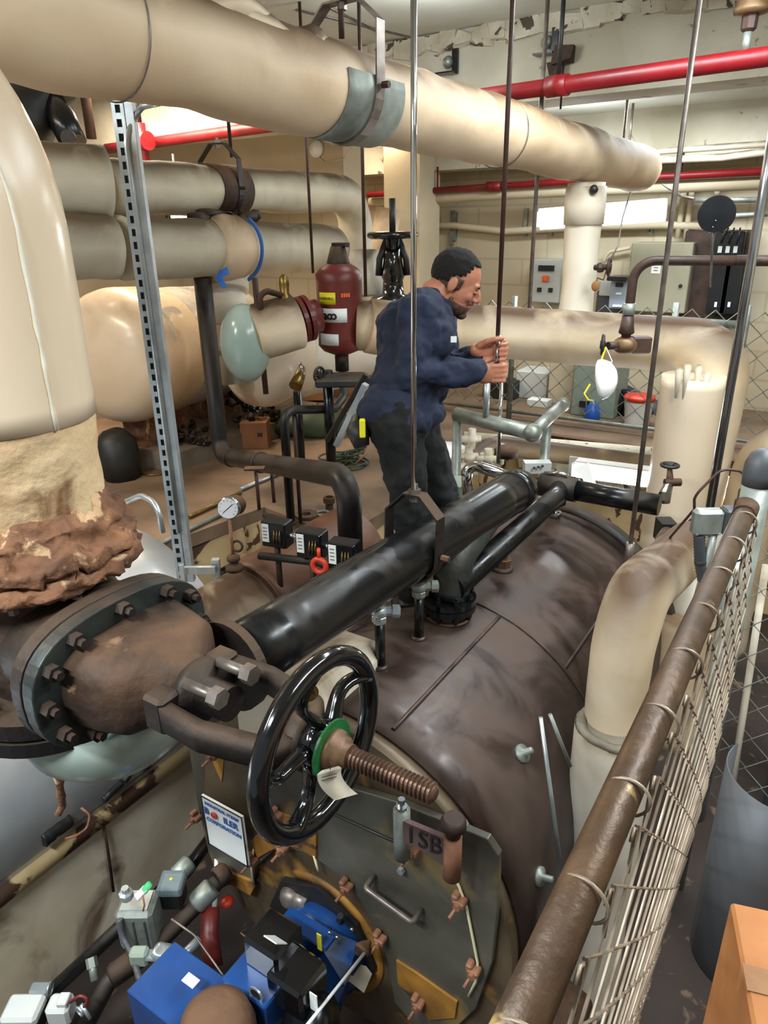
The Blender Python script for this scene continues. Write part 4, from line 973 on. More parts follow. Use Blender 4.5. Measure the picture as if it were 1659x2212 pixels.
# ================================================================ rods and thin pipes hanging
def rodline(px,y0,y1,d_,r,m,label,top=None,name='hanger_rod',group=None,cap=None):
    p=A(px,y1,d=d_); tz_=5.0 if p.y<5.9 else 4.66
    if top is not None: tz_=down(p,top).z
    return single(name,MB().cyl(p,V((p.x,p.y,tz_)),r,n=10),M[m],label,'rod',group or 'hanger rods')
rodline(1075,730,735,2.78*1.09,.0095,'rodb','brown steel rod gripped by the worker, rising to the ceiling')
rodline(1143,0,672,5.1,.014,'rodg','grey hanger rod right of the worker, meeting the horizontal pipe')
p=A(1357,1215,d=2.95); t=thing('hanger_rod',tuple(p),'long grey rod at right ending in a coupling above the boiler','rod')
MB().cyl(p+Z*.05,V((p.x,p.y,5)),.0095,n=12).obj('rod',M['rodg'],parent=t)
MB().cyl(p,p+Z*.09,.017,n=10).obj('coupling',M['rodg'],parent=t)
MB().cyl(p-Z*.2,p,.008,n=10).obj('tail',M['galvd'],parent=t)
rodline(790,0,640,4.9,.012,'rodb','thin dark hanger rod just right of the red tank')
rodline(676,0,590,5.4,.011,'rodb','thin dark hanger rod passing in front of the grey pipes, left of the red tank')
rodline(1338,0,392,6.2,.012,'rodg','short dark rod behind the far end of the overhead pipe')
rodline(1357,0,330,7,.012,'rodg','faint rod between two others near the upper right, behind the overhead pipe')
rodline(500,0,340,5.6,.014,'black','black rod under the ceiling above the grey upper pipe')
# brown thin pipes at the left mid
def pipe(pts,r,m,label,bendr=.08,name='iron_pipe',cat='pipe',group=None): return single(name,MB().sweep(bend(pts,bendr,8),r,16),M[m],label,cat,group)
pipe([A(550,600,4.6),down(A(550,600,4.6),850)+V((.02,0,0))],.019,'brown','thin rusty vertical pipe in front of the white tank end')
lp=thing('iron_pipe',tuple(A(770,1195,3.3)),'thick black pipe that drops, crosses the deck edge and drops again behind the header','pipe')
a0=A(437,600,5.0);a1=down(a0,985); a2=A(752,1030,3.45); a3=down(a2,1215)
MB().sweep(bend([a0,a1,a2,a3],.12,10),[.062]*100 if False else .062,28).obj('barrel',M['blackd'],parent=lp)
for q_ in(alongx(a1,(a2-a1).normalized(),500),alongx(a1,(a2-a1).normalized(),563)): MB().lathe(q_,(a2-a1).normalized(),[(.068,-.03),(.071,0),(.068,.03)],28).obj('coupling',M['blackd'],parent=lp)
MB().box(A(550,1012,4.25),(.12,.06,.012),(fx,fyv,Z)).obj('clamp',M['rust'],parent=lp)
for x_,y_ in((560,1100),(592,1085)):
    p=A(x_,y_,z=1.6); MB().cyl(p,down(p,1010 if x_<580 else 1020),.014,n=10).obj('support_rod',M['brown'],parent=lp)
pipe([A(738,768,5.3),A(743,858,5.25),A(722,884,5.1),A(612,886,4.75),down(A(612,886,4.75),1125)],.031,'blackd','dark pipe from under the red tank, crossing left and dropping to the deck')
pipe([A(634,885,4.85),down(A(634,885,4.85),1130)],.014,'brown','thin brown pipe beside the dark drop pipe, above the black boxes')
pipe([A(642,845,5.6),down(A(642,845,5.6),1005)],.033,'blackp','short glossy black post behind the brown thin pipe')
pipe([A(570,1112,z=1.62),A(640,1130,z=1.62)],.02,'brown','brown pipe offcut lying on the deck edge near the gauge',name='pipe_offcut')

# white jacket over the lower riser, with paint runs
j0=A(1500,812,4.42);j1=down(j0,1212)
rj=thing('pipe_jacket',tuple(j1),'glossy white plastic jacket sleeve on the tall riser left of the fence post','pipe jacket')
MB().sweep(dens([j1,j1+Z*.02,j0],.06),[.165]+[.193]*100 if False else .192,48,nz=.003).obj('sleeve',M['white'],parent=rj)
for k,(x_,y_,l_) in enumerate(((1468,800,60),(1486,790,80),(1510,795,60),(1528,812,40))):
    p=A(x_,y_,4.25);MB().sweep([p+Z*.02,p,down(p,y_+l_)],[.01,.024,.008],10).obj('sealant_run',M['whitep'],parent=rj)
# dark machinery high at the far left
t=thing('duct_motor',tuple(A(60,260,4.9)),'dark bulky motor housing high at the left, above the thick grey pipe','motor')
MB().sweep([A(10,300,4.9),A(50,240,4.9),A(90,200,4.9),A(150,190,5.0)],[.26,.24,.14,.08],18,nz=.01).obj('housing',M['black'],parent=t)
MB().sweep([A(100,200,4.9),A(135,260,4.9),A(160,310,4.9)],[.08,.10,.09],12).obj('bracket',M['cabk'],parent=t)
MB().plate(A(148,298,4.75),-fyv,.05,.02).obj('round_plate',M['iron'],parent=t)
MB().cyl(A(30,250,4.9),A(30,100,4.9),.02,n=8).obj('hanger',M['iron'],parent=t)
for x_ in(138,198): pipe([A(x_,300,6.5),A(x_,300,6.5)+Z*1.2],.045,'brown','old brown vertical pipe high on the left wall, '+('left' if x_==138 else 'right')+' of two')
# ================================================================ sprinkler pipes and ceiling fittings
a=A(1659,122,z=4.4);b_=A(300,312,z=4.4);dr2=(b_-a).normalized()
t=thing('sprinkler_pipe',tuple(a),'thick red sprinkler pipe crossing under the near ceiling beam','pipe')
MB().sweep([a-dr2*1.2,b_+dr2*.6],.049,24).obj('barrel',M['red'],parent=t)
q=A(305,306,z=4.4); MB().sweep([q-dr2*.12,q+dr2*.12],.085,20).cyl(q-Z*.2,q+Z*.16,.06).obj('tee',M['red'],parent=t)
MB().cyl(q+Z*.16,q+Z*.6,.03).obj('hanger_strap',M['iron'],parent=t)
q=alongx(a,dr2,1205); MB().sweep([q-dr2*.07,q+dr2*.07],.062,20).obj('coupling',M['red'],parent=t)
MB().cyl(q,V((q.x,q.y,5)),.014).obj('hanger_strap',M['black'],parent=t)
q=alongx(a,dr2,1607)
t=thing('sprinkler',tuple(q+Z*.05),'bronze upright sprinkler fitting on the red pipe at the top right corner','sprinkler')
MB().cyl(q+Z*.03,q+Z*.13,.022).obj('nipple',M['galvd'],parent=t)
MB().lathe(q+Z*.13,Z,[(.03,0),(.04,.01),(.042,.08),(.03,.09)],8,False).obj('bushing',M['brown'],parent=t)
MB().lathe(q+Z*.2,Z,[(.03,0),(.085,.01),(.09,.03),(.075,.05),(.08,.1),(.11,.13),(.11,.17),(.06,.19)],20).obj('dome',M['bronze'],parent=t)
def y2(px,py,y=8.35): return A(px,py,y=y)
a=y2(795,421);b_=y2(1250,391);c=y2(1720,367)
t=thing('sprinkler_pipe',tuple(a),'thin bright red sprinkler pipe running along the back wall','pipe')
MB().sweep([a,b_,c],.036,16).obj('barrel',M['redb'] if False else M['red'],parent=t)
q=y2(1068,403); MB().sweep([q-X*.09,q+X*.09],.055,16).obj('coupling',M['red'],parent=t)
for px in(945,1325,1470):
    q=alongx(a,(c-a).normalized(),px); MB().cyl(q,V((q.x,q.y,4.25)),.012,n=8).obj('hanger_strap',M['red' if px==945 else 'black'],parent=t)
for k,((x1,y1),lab) in enumerate((((970,135),'black angle bracket bolted to the ceiling beam, left of three'),((1183,92),'black angle bracket high on the ceiling beam, middle of three'),((1222,118),'broken anchor clump on the ceiling beam, beside the middle bracket'))):
    c=A(x1,y1,y=5.78); t=thing('beam_bracket',tuple(c-Z*.08),lab,'bracket')
    if k<2:
        MB().box(c-Y*.012+X*.06,(.05,.02,.17)).box(c-Y*.05-Z*.08,(.15,.09,.012)).obj('angle',M['cabk'],parent=t)
        MB().lathe(c-Y*.0-X*.0+Z*.0,-Y,[(.04,0),(.045,.02),(.03,.05),(0,.055)],16).obj('anchor_bolt',M['galvd'],parent=t)
    else:
        MB().box(c-Y*.04,(.14,.08,.10)).box(c-Y*.04-Z*.08-X*.06,(.1,.06,.08)).jit(.03,15).obj('clump',M['rust'],parent=t)
        MB().cyl(c-Y*.03-Z*.35,c-Y*.03+Z*.05,.008,n=6).obj('rod',M['black'],parent=t)
a=A(1171,205,y=5.5);single('pipe_drop',MB().cyl(a,down(a,240),.022).lathe(down(a,238),-Z,[(.02,0),(.035,.02),(.03,.05),(.01,.06)],12),M['wallc'],'small cream sprinkler drop under the red pipe near the overhead pipe','sprinkler')
# ================================================================ back wall furniture
def wbx(x1,y1,x2,y2_,dp,base=8.9,bev=.01):
    p=A(x1,y1,y=base-dp);q=A(x2,y2_,y=base-dp); cx=(p.x+q.x)/2;cz=(p.z+q.z)/2
    return MB().box((cx,base-dp/2,cz),(abs(q.x-p.x),dp,abs(p.z-q.z)),bev=bev),V((cx,base-dp,cz)),abs(q.x-p.x),abs(p.z-q.z)
def fixture(name,p,q,label,glow,dp=.12,hz=.1,tubes=2):
    p,q=V(p),V(q); ax=(q-p).normalized(); L_=(q-p).length; up=Z; f=ax.cross(up).normalized(); f=f if f.dot(CAM-p)>0 else -f; up=f.cross(ax) if f.cross(ax).z>0 else -f.cross(ax)
    t=thing(name,tuple(p.lerp(q,.5)-up*hz),label,'light fixture'); m_=p.lerp(q,.5)
    MB().box(m_-f*dp*.3+up*hz*.6,(L_,dp,hz*.6),(ax,f,up),bev=.01).obj('housing',M['white2'],parent=t)
    for i in range(tubes):
        z=hz*(.15-.75*i); MB().cyl(p+ax*.03+up*z+f*.02,q-ax*.03+up*z+f*.02,.028,n=12).obj('tube',glow,parent=t)
    MB().box(m_-f*.06-up*hz*.3,(L_,.02,hz*1.9),(ax,f,up)).obj('reflector',M['white2'],parent=t)
    for s_ in(p,q): MB().box(s_-up*hz*.2,(.03,.06,hz*1.6),(ax,f,up),bev=.004).obj('lamp_holder',M['white2'],parent=t)
    return t
M['glow2']=mat('tube light glow','#f2f8ff',None,1,.5,emis=22)
fixture('tube_light',A(1163,470,y=8.0),A(1437,449,y=8.0),'bright fluorescent tube light on the back wall, half behind the white drop pipe',M['glow2'])
fixture('tube_light',A(1240,1010,y=5.3),A(1600,1058,y=5.3),'bright fluorescent tube light low behind the boiler rear and the white riser',M['glow2'],hz=.07)
b=MB(); p=A(1242,1010,y=5.45); b.box(p+X*.9+Z*.02,(1.9,.02,.14)); single('lamp_shade_panel',b,M['cabw'],'white steel reflector panel above the low tube light','panel')
t=thing('hanging_lamp',tuple(A(385,470,6.6)),'small glaring lamp between the two left lagged pipes','light fixture')
q=A(388,462,6.6); MB().box(q,(.16,.1,.10),(fx,fyv,Z),bev=.02).obj('glow_face',mat('warm bulb glow','#fff1c4',None,1,.5,emis=25),parent=t)
MB().cyl(q,q+Z*.5,.012,n=8).obj('hanger',M['black'],parent=t)
MB().cyl(q-fx*.12,q-fx*.07,.06).cyl(q+fx*.08,q+fx*.22,.06).obj('lamp_holder',M['gloss'],parent=t)
t=thing('emergency_light',tuple(A(685,330,y=7.0)),'small round white fitting on the cream ceiling beam at the back left','light fixture')
q=A(685,322,y=7.02); MB().lathe(q,-Y,[(.09,0),(.09,.03),(.06,.07),(0,.085)],24,sy=1).obj('dome',M['white2'],parent=t)
MB().sweep([q-X*.1,q+X*.1-Z*.14,q+X*.35-Z*.12,q+X*.6+Z*.1],.008,6).obj('cable',M['wallc'],parent=t)
# small control panel
o,c,w_,h_=wbx(1152,560,1206,655,.25); t=thing('wall_control_box',tuple(c-Z*h_/2),'pale grey wall control box with an orange button, right of the worker head','control panel')
o.obj('enclosure',M['cabw'],parent=t)
MB().box(c+Z*h_*.30-Y*.01,(w_*.55,.03,h_*.13)).obj('meters',M['black'],parent=t)
MB().box(c+Z*h_*.06-Y*.02,(w_*.22,.04,h_*.14),bev=.01).obj('orange_button',M['orange'],parent=t)
for sx in(-1,1): MB().box(c-Z*h_*.2+X*sx*w_*.2-Y*.01,(w_*.14,.03,h_*.1)).obj('switch',M['black'],parent=t)
o,c,w_,h_=wbx(1365,524,1478,678,.35); t=thing('electrical_cabinet',tuple(c-Z*h_/2),'large olive grey electrical cabinet on the back wall with a small notice','cabinet')
o.obj('enclosure',M['cab'],parent=t)
MB().box(c+Z*h_*.15-X*w_*.05-Y*.003,(w_*.15,.004,h_*.17)).obj('notice',M['label'],parent=t)
for k_ in range(3): MB().box(c+Z*(h_*.15+.03*(k_-1))-X*w_*.05-Y*.006,(w_*.07,.003,.008)).obj('print_line',M['rodg'],parent=t)
MB().ell(c+X*w_*.38-Z*h_*.1-Y*.01,(.02,.02,.02)).obj('latch',M['black'],parent=t)
o,c,w_,h_=wbx(1482,498,1595,700,.2); single('cabinet_back',o,M['brown'],'dark brown board on the back wall carrying black wiring columns','board')
for k,(xa,xb,lab) in enumerate(((1538,1564,'left'),(1568,1592,'right'))):
    o,c,w_,h_=wbx(xa,570,xb,680,.34,base=8.8); t=thing('wiring_column',tuple(c-Z*h_/2),'tall black wiring box on the brown board, the %s of two'%lab,'wiring box')
    o.obj('casing',M['cabk'],parent=t); MB().box(c-Z*h_*.3-Y*.005,(.025,.01,.05)).obj('indicator',M['white2'],parent=t)
o,c,w_,h_=wbx(1548,500,1600,565,.32,base=8.8); t=thing('switchgear',tuple(c-Z*h_/2),'open black switchgear box with dangling wires beneath the round dial','wiring box')
o.obj('casing',M['cabk'],parent=t)
for k in range(3):
    MB().box(c+X*w_*(-.28+.27*k)-Z*h_*.1-Y*.01,(w_*.14,.02,h_*.22)).obj('breaker',M['cabw'],parent=t)
    MB().sweep([c+X*w_*(-.28+.27*k)+Z*h_*.1-Y*.02,c+X*w_*(-.2+.27*k)+Z*h_*.4-Y*.08,c+X*w_*(-.1+.2*k)+Z*h_*.6],.009,6).obj('wire',M['black'],parent=t)
o,c,w_,h_=wbx(1320,600,1353,668,.3,base=8.85); t=thing('meter_box',tuple(c-Z*h_/2),'blue grey meter box with black top beside the olive cabinet','meter')
o.obj('casing',mat('blue grey casing','#8d97a3',None,3,.5),parent=t)
MB().box(c+Z*h_*.5,(w_*1.05,.32,h_*.14),bev=.01).obj('lid',M['cabk'],parent=t)
MB().box(c+Z*h_*.28-Y*.01,(w_*.4,.02,h_*.12)).obj('display',M['cabk'],parent=t)
MB().box(c-Y*.005,(w_*.3,.012,h_*.06)).obj('label_plate',M['label'],parent=t)
MB().box(c-Z*h_*.4-Y*.005,(w_*.5,.012,h_*.07)).obj('label_plate',M['label'],parent=t)
o,c,w_,h_=wbx(1296,606,1318,640,.1); single('junction_plate',o,M['cabw'],'white square plate on the back wall left of the blue grey meter','box')
o,c,w_,h_=wbx(1290,628,1358,680,.05); single('dark_board',o,M['duct'],'dark board low on the back wall behind the meter','board')
# conduits and pipe runs on the wall
def run(pts,r,m,label,y=8.8,name='wall_conduit',cat='conduit',br=.1): return single(name,MB().sweep(bend([A(a_,b2,y=y) for a_,b2 in pts],br,6),r,12),M[m],label,cat)
run([(925,455),(928,488),(980,487),(1090,500),(1230,492),(1430,486),(1520,490)],.04,'wallc','cream conduit running level along the back wall below the tube light')
run([(800,437),(1000,424),(1240,412),(1660,395)],.06,'wallc','thick cream pipe running under the thin red sprinkler pipe',y=8.45,cat='pipe')
run([(1240,352),(1440,345),(1560,340),(1700,322)],.035,'whitep','white pipe under the far ceiling beam, upper of two',y=8.3,cat='pipe')
run([(1235,345),(1450,325),(1700,308)],.03,'whitep','white pipe tight beneath the far ceiling beam, topmost on the right',y=8.35,cat='pipe')
run([(1480,398),(1463,515)],.03,'wallc','white upright conduit above the olive cabinet, left of two')
run([(1497,395),(1481,515)],.03,'wallc','white upright conduit above the olive cabinet, right of two')
run([(1550,400),(1548,430)],.03,'wallc','short white conduit directly above the round dial')
run([(1300,575),(1312,545),(1362,535)],.02,'wallc','thin white bent conduit entering the olive cabinet from the left')
for k,(xa,y1,y2_) in enumerate(((978,455,530),(984,458,520),(1138,450,510),(1192,480,510),(1405,470,500),(1410,475,505))):
    p=A(xa,y1,y=8.87);q=down(p,y2_); single('wall_channel',MB().box((p+q)/2,(.04,.05,(p-q).length)),M['galvd'],'upright metal channel on the back wall, ' +('far left of the row','second from the left','third from the left','under the tube light','left of the lit end pair','right of the lit end pair')[k],'channel')
run([(1060,690),(1240,683),(1440,690),(1600,702)],.035,'galvd','double silver fence rail seen above the long lagged pipe',y=7.3,name='rail_tube',cat='rail')
run([(1500,432),(1659,432)],.025,'galvd','grey rail behind the round dial',y=8.2,name='rail_tube',cat='rail')
run([(1560,468),(1659,462)],.025,'galvd','grey lower rail right of the round dial',y=8.2,name='rail_tube',cat='rail')
# far fence and what stands behind
t=thing('chain_link_fence',(-1.6,7.2,1.6),'low chain link fence across the far deck, behind the long lagged pipe','fence')
chainlink(-3.9,1.2,1.66,2.85,7.2,.006,.1,axis='x').obj('mesh',M['galvd'],parent=t)
for px in(1100,1432,1580): p=A(px,880,y=7.22); MB().cyl((p.x,7.22,1.6),(p.x,7.22,2.9),.03,n=12).obj('post',M['galvd'],parent=t)
MB().cyl((-3.9,7.22,1.68),(1.2,7.22,1.68),.02,n=10).obj('bottom_rail',M['galvd'],parent=t)
def floorbox(x1,x2,yb,yt,y,dp,name,m,label,cat='box',bev=.01):
    p=A(x1,yb,y=y);q=A(x2,yb,y=y);u=A(x1,yt,y=y); return single(name,MB().box(((p.x+q.x)/2,y+dp/2,(1.6+u.z)/2),(q.x-p.x,dp,u.z-1.6),bev=bev),M[m],label,cat)
floorbox(1232,1325,890,690,7.7,.5,'floor_cabinet','cabg','green grey steel cabinet on the far deck behind the fence, two square vents')
for k in(0,1):
    p=A(1258+k*17,873,y=7.69); single('vent',MB().box(p,(.07,.01,.07)),M['black'],'small black square vent in the green grey cabinet, %s one'%('left' if k==0 else 'right'),'vent')
floorbox(1182,1235,862,775,8.1,.4,'storage_box','wallc','beige box behind the far fence, left of the green grey cabinet')
floorbox(1112,1180,858,800,8.2,.4,'storage_box','cabw','grey white box behind the far fence with black slots','box')
floorbox(1040,1105,905,820,8.0,.3,'storage_box','black','black crate behind the far fence near the worker hands')
bk=A(1366,930,y=7.45); t=thing('bucket',(bk.x,7.6,1.6),'white plastic bucket with a red lid behind the far fence','bucket')
MB().lathe((bk.x,7.6,1.6),Z,[(.12,0),(.125,.01),(.145,.26),(.15,.27)],28).obj('pail',M['white2'],parent=t)
MB().lathe((bk.x,7.6,1.87),Z,[(.158,0),(.16,.03),(.15,.05),(0,.055)],28).obj('lid',M['redb'],parent=t)
MB().ring((bk.x,7.6,1.83),Y,.15,.004,20,6,a0=PI,a1=2*PI,hint=X).obj('handle',M['galv'],parent=t)
p=A(1268,915,y=7.45); single('jug',MB().lathe((p.x,7.6,1.6),Z,[(.08,0),(.085,.02),(.08,.13),(.04,.17),(.03,.2)],20),M['bluejar'],'small blue plastic jug behind the far fence','jug')
for k,(x_,y_) in enumerate(((1312,905),(1345,880),(1325,930))):
    p=A(x_,y_,y=7.9); single('hose_coil',MB().ring((p.x,7.9+.05*k,max(p.z,1.74)),(Y+X*.3*k).normalized(),.12-.01*k,.045,24,10),M['cabk'],'black hose coil behind the bucket, '+('left one','upper one','lowest one')[k],'hose')
single('diagonal_duct',MB().cyl(A(1340,845,y=8.3),A(1450,905,y=8.2),.1,n=20),M['duct'],'grey duct slanting down behind the far fence','duct')
single('paper_box',MB().box(A(1165,869,z=1.64)+Z*.0,(.25,.16,.08),bev=.005),M['label'],'small white and blue paper box on the far deck','box')
# guard rail round the rear of the pit
t=thing('guard_rail',tuple(A(1165,930,4.75)-Z*.8),'dusty tubular guard rail with a corner elbow beyond the boiler','railing')
g0,g1,g2=A(985,895,5.0),A(1150,935,4.6),A(1216,874,4.9)
MB().sweep([g0,g1],.05,20).sweep([g1,g2],.042,20).obj('top_rail',M['galvd'],parent=t)
MB().ell(g1,(.065,.065,.06)).obj('corner_elbow',M['galvd'],parent=t); MB().ell(g2,(.05,.05,.05)).obj('end_cap',M['galvd'],parent=t)
p=A(1182,905,4.8); MB().cyl(p,V((p.x,p.y,.25)),.034,n=16).obj('post',M['galvd'],parent=t)
p=A(988,900,5.0); MB().cyl(p,V((p.x,p.y,.25)),.034,n=16).obj('post',M['galvd'],parent=t)
p=A(1053,815,4.7); single('steel_tube',MB().cyl(p,down(p,900),.022,n=14),M['galv'],'grey upright tube below the worker near hand, left of two','tube')
p=A(1085,812,2.83); single('bright_rod',MB().cyl(A(1084,825,4.75),down(A(1084,825,4.75),1000),.014,n=12),M['chrome'],'thin bright upright tube below the worker hands, right of two','tube')
# pipes in the rear pit
pipe([A(900,1130,5.2),A(975,1020,5.8),A(1065,960,6.1),A(1430,1008,5.8)],.085,'stained','cream lagged pipe running along the rear pit wall',bendr=.2,name='insulated_pipe')
pipe([A(1000,950,6.3),A(1420,985,6.3)],.075,'crumb','chalky flaking pipe just under the far deck edge',name='insulated_pipe')
b=MB()
random.seed(3)
t=thing('pipe_manifold',tuple(A(1040,985,5.6)),'cluster of white painted valves and pipes beyond the boiler','valve cluster')
for k in range(9):
    p=A(985+random.uniform(0,115),945+random.uniform(0,75),5.4+random.uniform(-.2,.2))
    MB().cyl(p-Z*.08,p+Z*.08,.03,n=10).cyl(p-fx*.09,p+fx*.07,.026,n=10).ell(p,(.045,.045,.045),None,10,8).obj('valve_body',M['crumb' if k%2 else 'whitep'],parent=t)
single('tank_cover',MB().ell(A(960,975,5.7),(.2,.2,.06),None,20,8),M['white2'],'pale pink round cover behind the worker leg','cover')
t=thing('panel_box',tuple(A(978,1080,4.6)),'pale green grey electrical box beside the worker leg behind the header','box')
MB().box(A(978,1085,4.6),(.22,.2,.3),(fx,fyv,Z),bev=.01).obj('casing',M['cabg'],parent=t)
pipe([A(1010,1075,4.3),A(1008,1000,4.3),A(1118,1035,4.2)],.035,'chrome','chrome cornered pipe behind the far end of the header',bendr=.05,name='chrome_pipe')
MB()
single('drain_cover',MB().lathe(A(1093,985,5.3),Z,[(.09,0),(.09,.05),(.07,.07),(0,.07)],20),M['rust'],'rusty round cover in the rear pit','cover')
t=thing('mounting_bracket',tuple(A(1165,1008,4.6)),'white steel bracket with three holes above the header end','bracket')
MB().box(A(1160,1008,4.6),(.17,.08,.07),(fx,fyv,Z)).obj('plate',M['cabw'],parent=t)
for k in range(3): MB().cyl(A(1154+k*9,1011-k*2,4.55),A(1154+k*9,1011-k*2,4.53),.009,n=8).obj('hole',M['black'],parent=t)
single('reducing_bracket',MB().prism([A(1238,1015,5.0),A(1270,1000,5.0),A(1285,1045,5.0),A(1268,1060,5.0),A(1255,1025,5.0)],Y*.02),M['white2'],'white bent sheet bracket at the left end of the low tube light','bracket')
# ================================================================ black valve beyond the tank
g=A(848,508,d=6.3); t=thing('gate_valve',tuple(g-Z*.7),'black outside screw valve with a flat handwheel behind the worker','valve')
MB().ring(g,Z,.2,.03,32,8).cyl(g-Z*.03,g+Z*.03,.05).cyl(g-X*.19,g+X*.19,.022,n=8).cyl(g-Y*.19,g+Y*.19,.022,n=8).obj('handwheel',M['gloss'],parent=t)
MB().cyl(g,g+Z*.3,.028).obj('stem',M['black'],parent=t)
MB().lathe(g-Z*.5,Z,[(.2,-.08),(.2,-.03),(.1,0),(.09,.12),(.11,.16),(.085,.28),(.07,.48)],24).obj('bonnet',M['gloss'],parent=t)
for s_ in(-1,1): MB().sweep([g-Z*.34+fx*s_*.13,g-Z*.2+fx*s_*.12,g-Z*.03+fx*s_*.05],.03,8).obj('yoke_arm',M['black'],parent=t)
MB().lathe(g-Z*.62,Z,[(.22,-.05),(.23,0),(.23,.04),(.2,.05)],24).bolts(g-Z*.62,-Z,.19,8,.02,.03).obj('bonnet_flange',M['black'],parent=t)
# pale elbow that the grey pipe drops into
pipe([A(770,545,6.7),A(775,640,6.8)],.26,'whitep','wide pale jacket on the grey pipe drop beyond the red tank',name='insulated_pipe')
pipe([A(840,450,7.6),A(820,560,7.8)],.14,'canvas','old cream pipe in the back corner behind the black valve',name='insulated_pipe')
# brass safety valve
g=A(615,640,4.75); t=thing('relief_valve',tuple(g-Z*.08),'brass and iron relief valve on the lagged branch left of the red tank','valve')
MB().lathe(g-Z*.08,Z,[(.02,0),(.03,.02),(.045,.05),(.045,.08),(.03,.1),(.035,.16),(.03,.2),(.01,.22)],14).obj('body',M['brass'],parent=t)
MB().sweep(bend([g-Z*.0,A(575,628,4.6),A(561,640,4.6),down(A(561,640,4.6),690)],.05),.02,12).obj('outlet_pipe',M['rust'],parent=t)
# black post pair in the middle, stand and small wheel
pipe([A(707,800,4.9),down(A(707,800,4.9),1010)],.037,'blackp','thick glossy black post under the small stand below the red tank',name='stand_post')
t=thing('bench',tuple(A(740,835,4.8)),'grimy steel shelf below the red tank carrying a small black handwheel','bench')
p=A(735,820,4.85); MB().box(p,(.32,.3,.05),(fx,fyv,Z),bev=.01).box(A(770,822,4.9)+fx*.1,(.35,.12,.05),(fx,fyv,Z)).obj('shelf',M['irong'],parent=t)
wheel(MB(),A(690,810,4.75),(fx*.8-fyv*.6).normalized(),.05,.009,6).obj('handwheel',M['black'],parent=t)
t=thing('brass_cock',tuple(A(648,815,4.8)),'brass and chrome drain cock hanging from the white tank','valve')
MB().sweep([A(651,795,5.2),A(648,812,5.15),A(638,835,5.1)],[.03,.04,.05],10).obj('body',M['brass'],parent=t)
MB().ring(A(650,795,5.1),fx,.03,.012,16,8).obj('chrome_ring',M['chrome'],parent=t)
# leaning channel
p=A(727,962,4.1);q=A(790,830,3.9); single('leaning_channel',MB().box((p+q)/2,(.045,.03,(q-p).length),frame((q-p))),M['galv'],'galvanised channel leaning behind the worker back','channel')
single('leaning_plank',MB().box((A(722,925,4.6)+A(775,835,4.5))/2,(.08,.03,.5),frame(A(775,835,4.5)-A(722,925,4.6))),M['iron'],'dark plank leaning beside the galvanised channel','plank')
# ================================================================ deck clutter, left
def onz(px,py,z=1.6): return A(px,py,z=z)
p=[(238,975),(330,1000),(590,930),(720,870),(640,860),(430,905),(300,925)]
single('concrete_pad',MB().prism([onz(*q_) for q_ in [(243,1003),(382,1018),(600,945),(690,900),(560,880),(330,920)]],Z*.16),mat('pad concrete','#7c7062','#63584b',3,.85,bump=.3),'low grey concrete pad on the brown deck behind the slotted post','plinth')
random.seed(11)
def elbowfit(loc,rot,s,mk,lab,grp):
    c=V(loc); o=MB(); pts=bend([V((0,0,0)),V((0,0,s)),V((s,0,s))],s*.6,5); R_=Matrix.Rotation(rot,3,V((random.random()-.5,random.random()-.5,random.random()+.2)).normalized())
    o.sweep([c+R_@q_ for q_ in pts],s*.42,10); o.cyl(c+R_@V((0,0,-s*.1)),c+R_@V((0,0,s*.3)),s*.52,n=10); 
    return single('pipe_fitting',o,M[mk],lab,'fitting',grp)
for k in range(26):
    p=onz(random.uniform(375,450),random.uniform(925,965),1.76); elbowfit(p+Z*random.uniform(.0,.08),random.uniform(0,6),random.uniform(.035,.06),'iron','small dark iron pipe fitting in the flat heap on the concrete pad','fittings heaped on the left of the pad')
for k in range(34):
    p=onz(random.uniform(488,590),random.uniform(890,935),1.76); elbowfit(p+Z*random.uniform(.0,.26),random.uniform(0,6),random.uniform(.05,.085),'gloss' if k%2 else 'iron','black shiny pipe fitting in the tall heap right of the black riser','fittings heaped right of the riser')
p=onz(372,935,1.76); t=thing('bottle',tuple(p),'small orange based bottle standing on the fittings behind the slotted post','bottle')
MB().lathe(p,Z,[(.09,0),(.10,.03),(.05,.08)],12).obj('base',M['orange'],parent=t); MB().lathe(p+Z*.08,Z,[(.05,0),(.055,.12),(.03,.16),(.03,.2)],12).obj('body',M['bronze'],parent=t)
p=onz(330,940,1.76); single('tin_can',MB().cyl(p,p+Z*.18,.07),M['black'],'black tin behind the slotted post','can')
p=onz(378,968,1.6); single('steel_cup',MB().cyl(p+Z*.1,p+Z*.24,.05),M['galv'],'small steel can beside the flat heap of fittings','can')
p=onz(555,962,1.6); t=thing('carton',tuple(p),'small brown cardboard box on the deck near the black elbow','box'); MB().box(p+Z*.13,(.26,.24,.26),(fx,fyv,Z),bev=.004).obj('carton_body',M['card'],parent=t); MB().box(p+Z*.14-fyv*.121+fx*.06,(.05,.003,.04),(fx,fyv,Z)).obj('print_mark',M['brown'],parent=t)
p=onz(262,1030,1.6); single('tool_bag',MB().sweep([p,p+Z*.15,p+Z*.34,p+Z*.42],[.17,.19,.17,.10],16,nz=.02).jit(.04,5),M['black'],'black cloth tool bag beside the huge white elbow','bag')
p=onz(668,935,1.6); single('sack',MB().ell(p+Z*.12,(.42,.3,.19),(fx,fyv,Z),24,14).jit(.06,4),M['greenb'],'dark green sack lying on the deck behind the black posts','sack')
p=onz(663,865,1.6); single('carton',MB().box(p+Z*.2,(.6,.3,.34),(fx,fyv,Z),bev=.005),M['card'],'wide brown carton under the white tank behind the green sack','box')
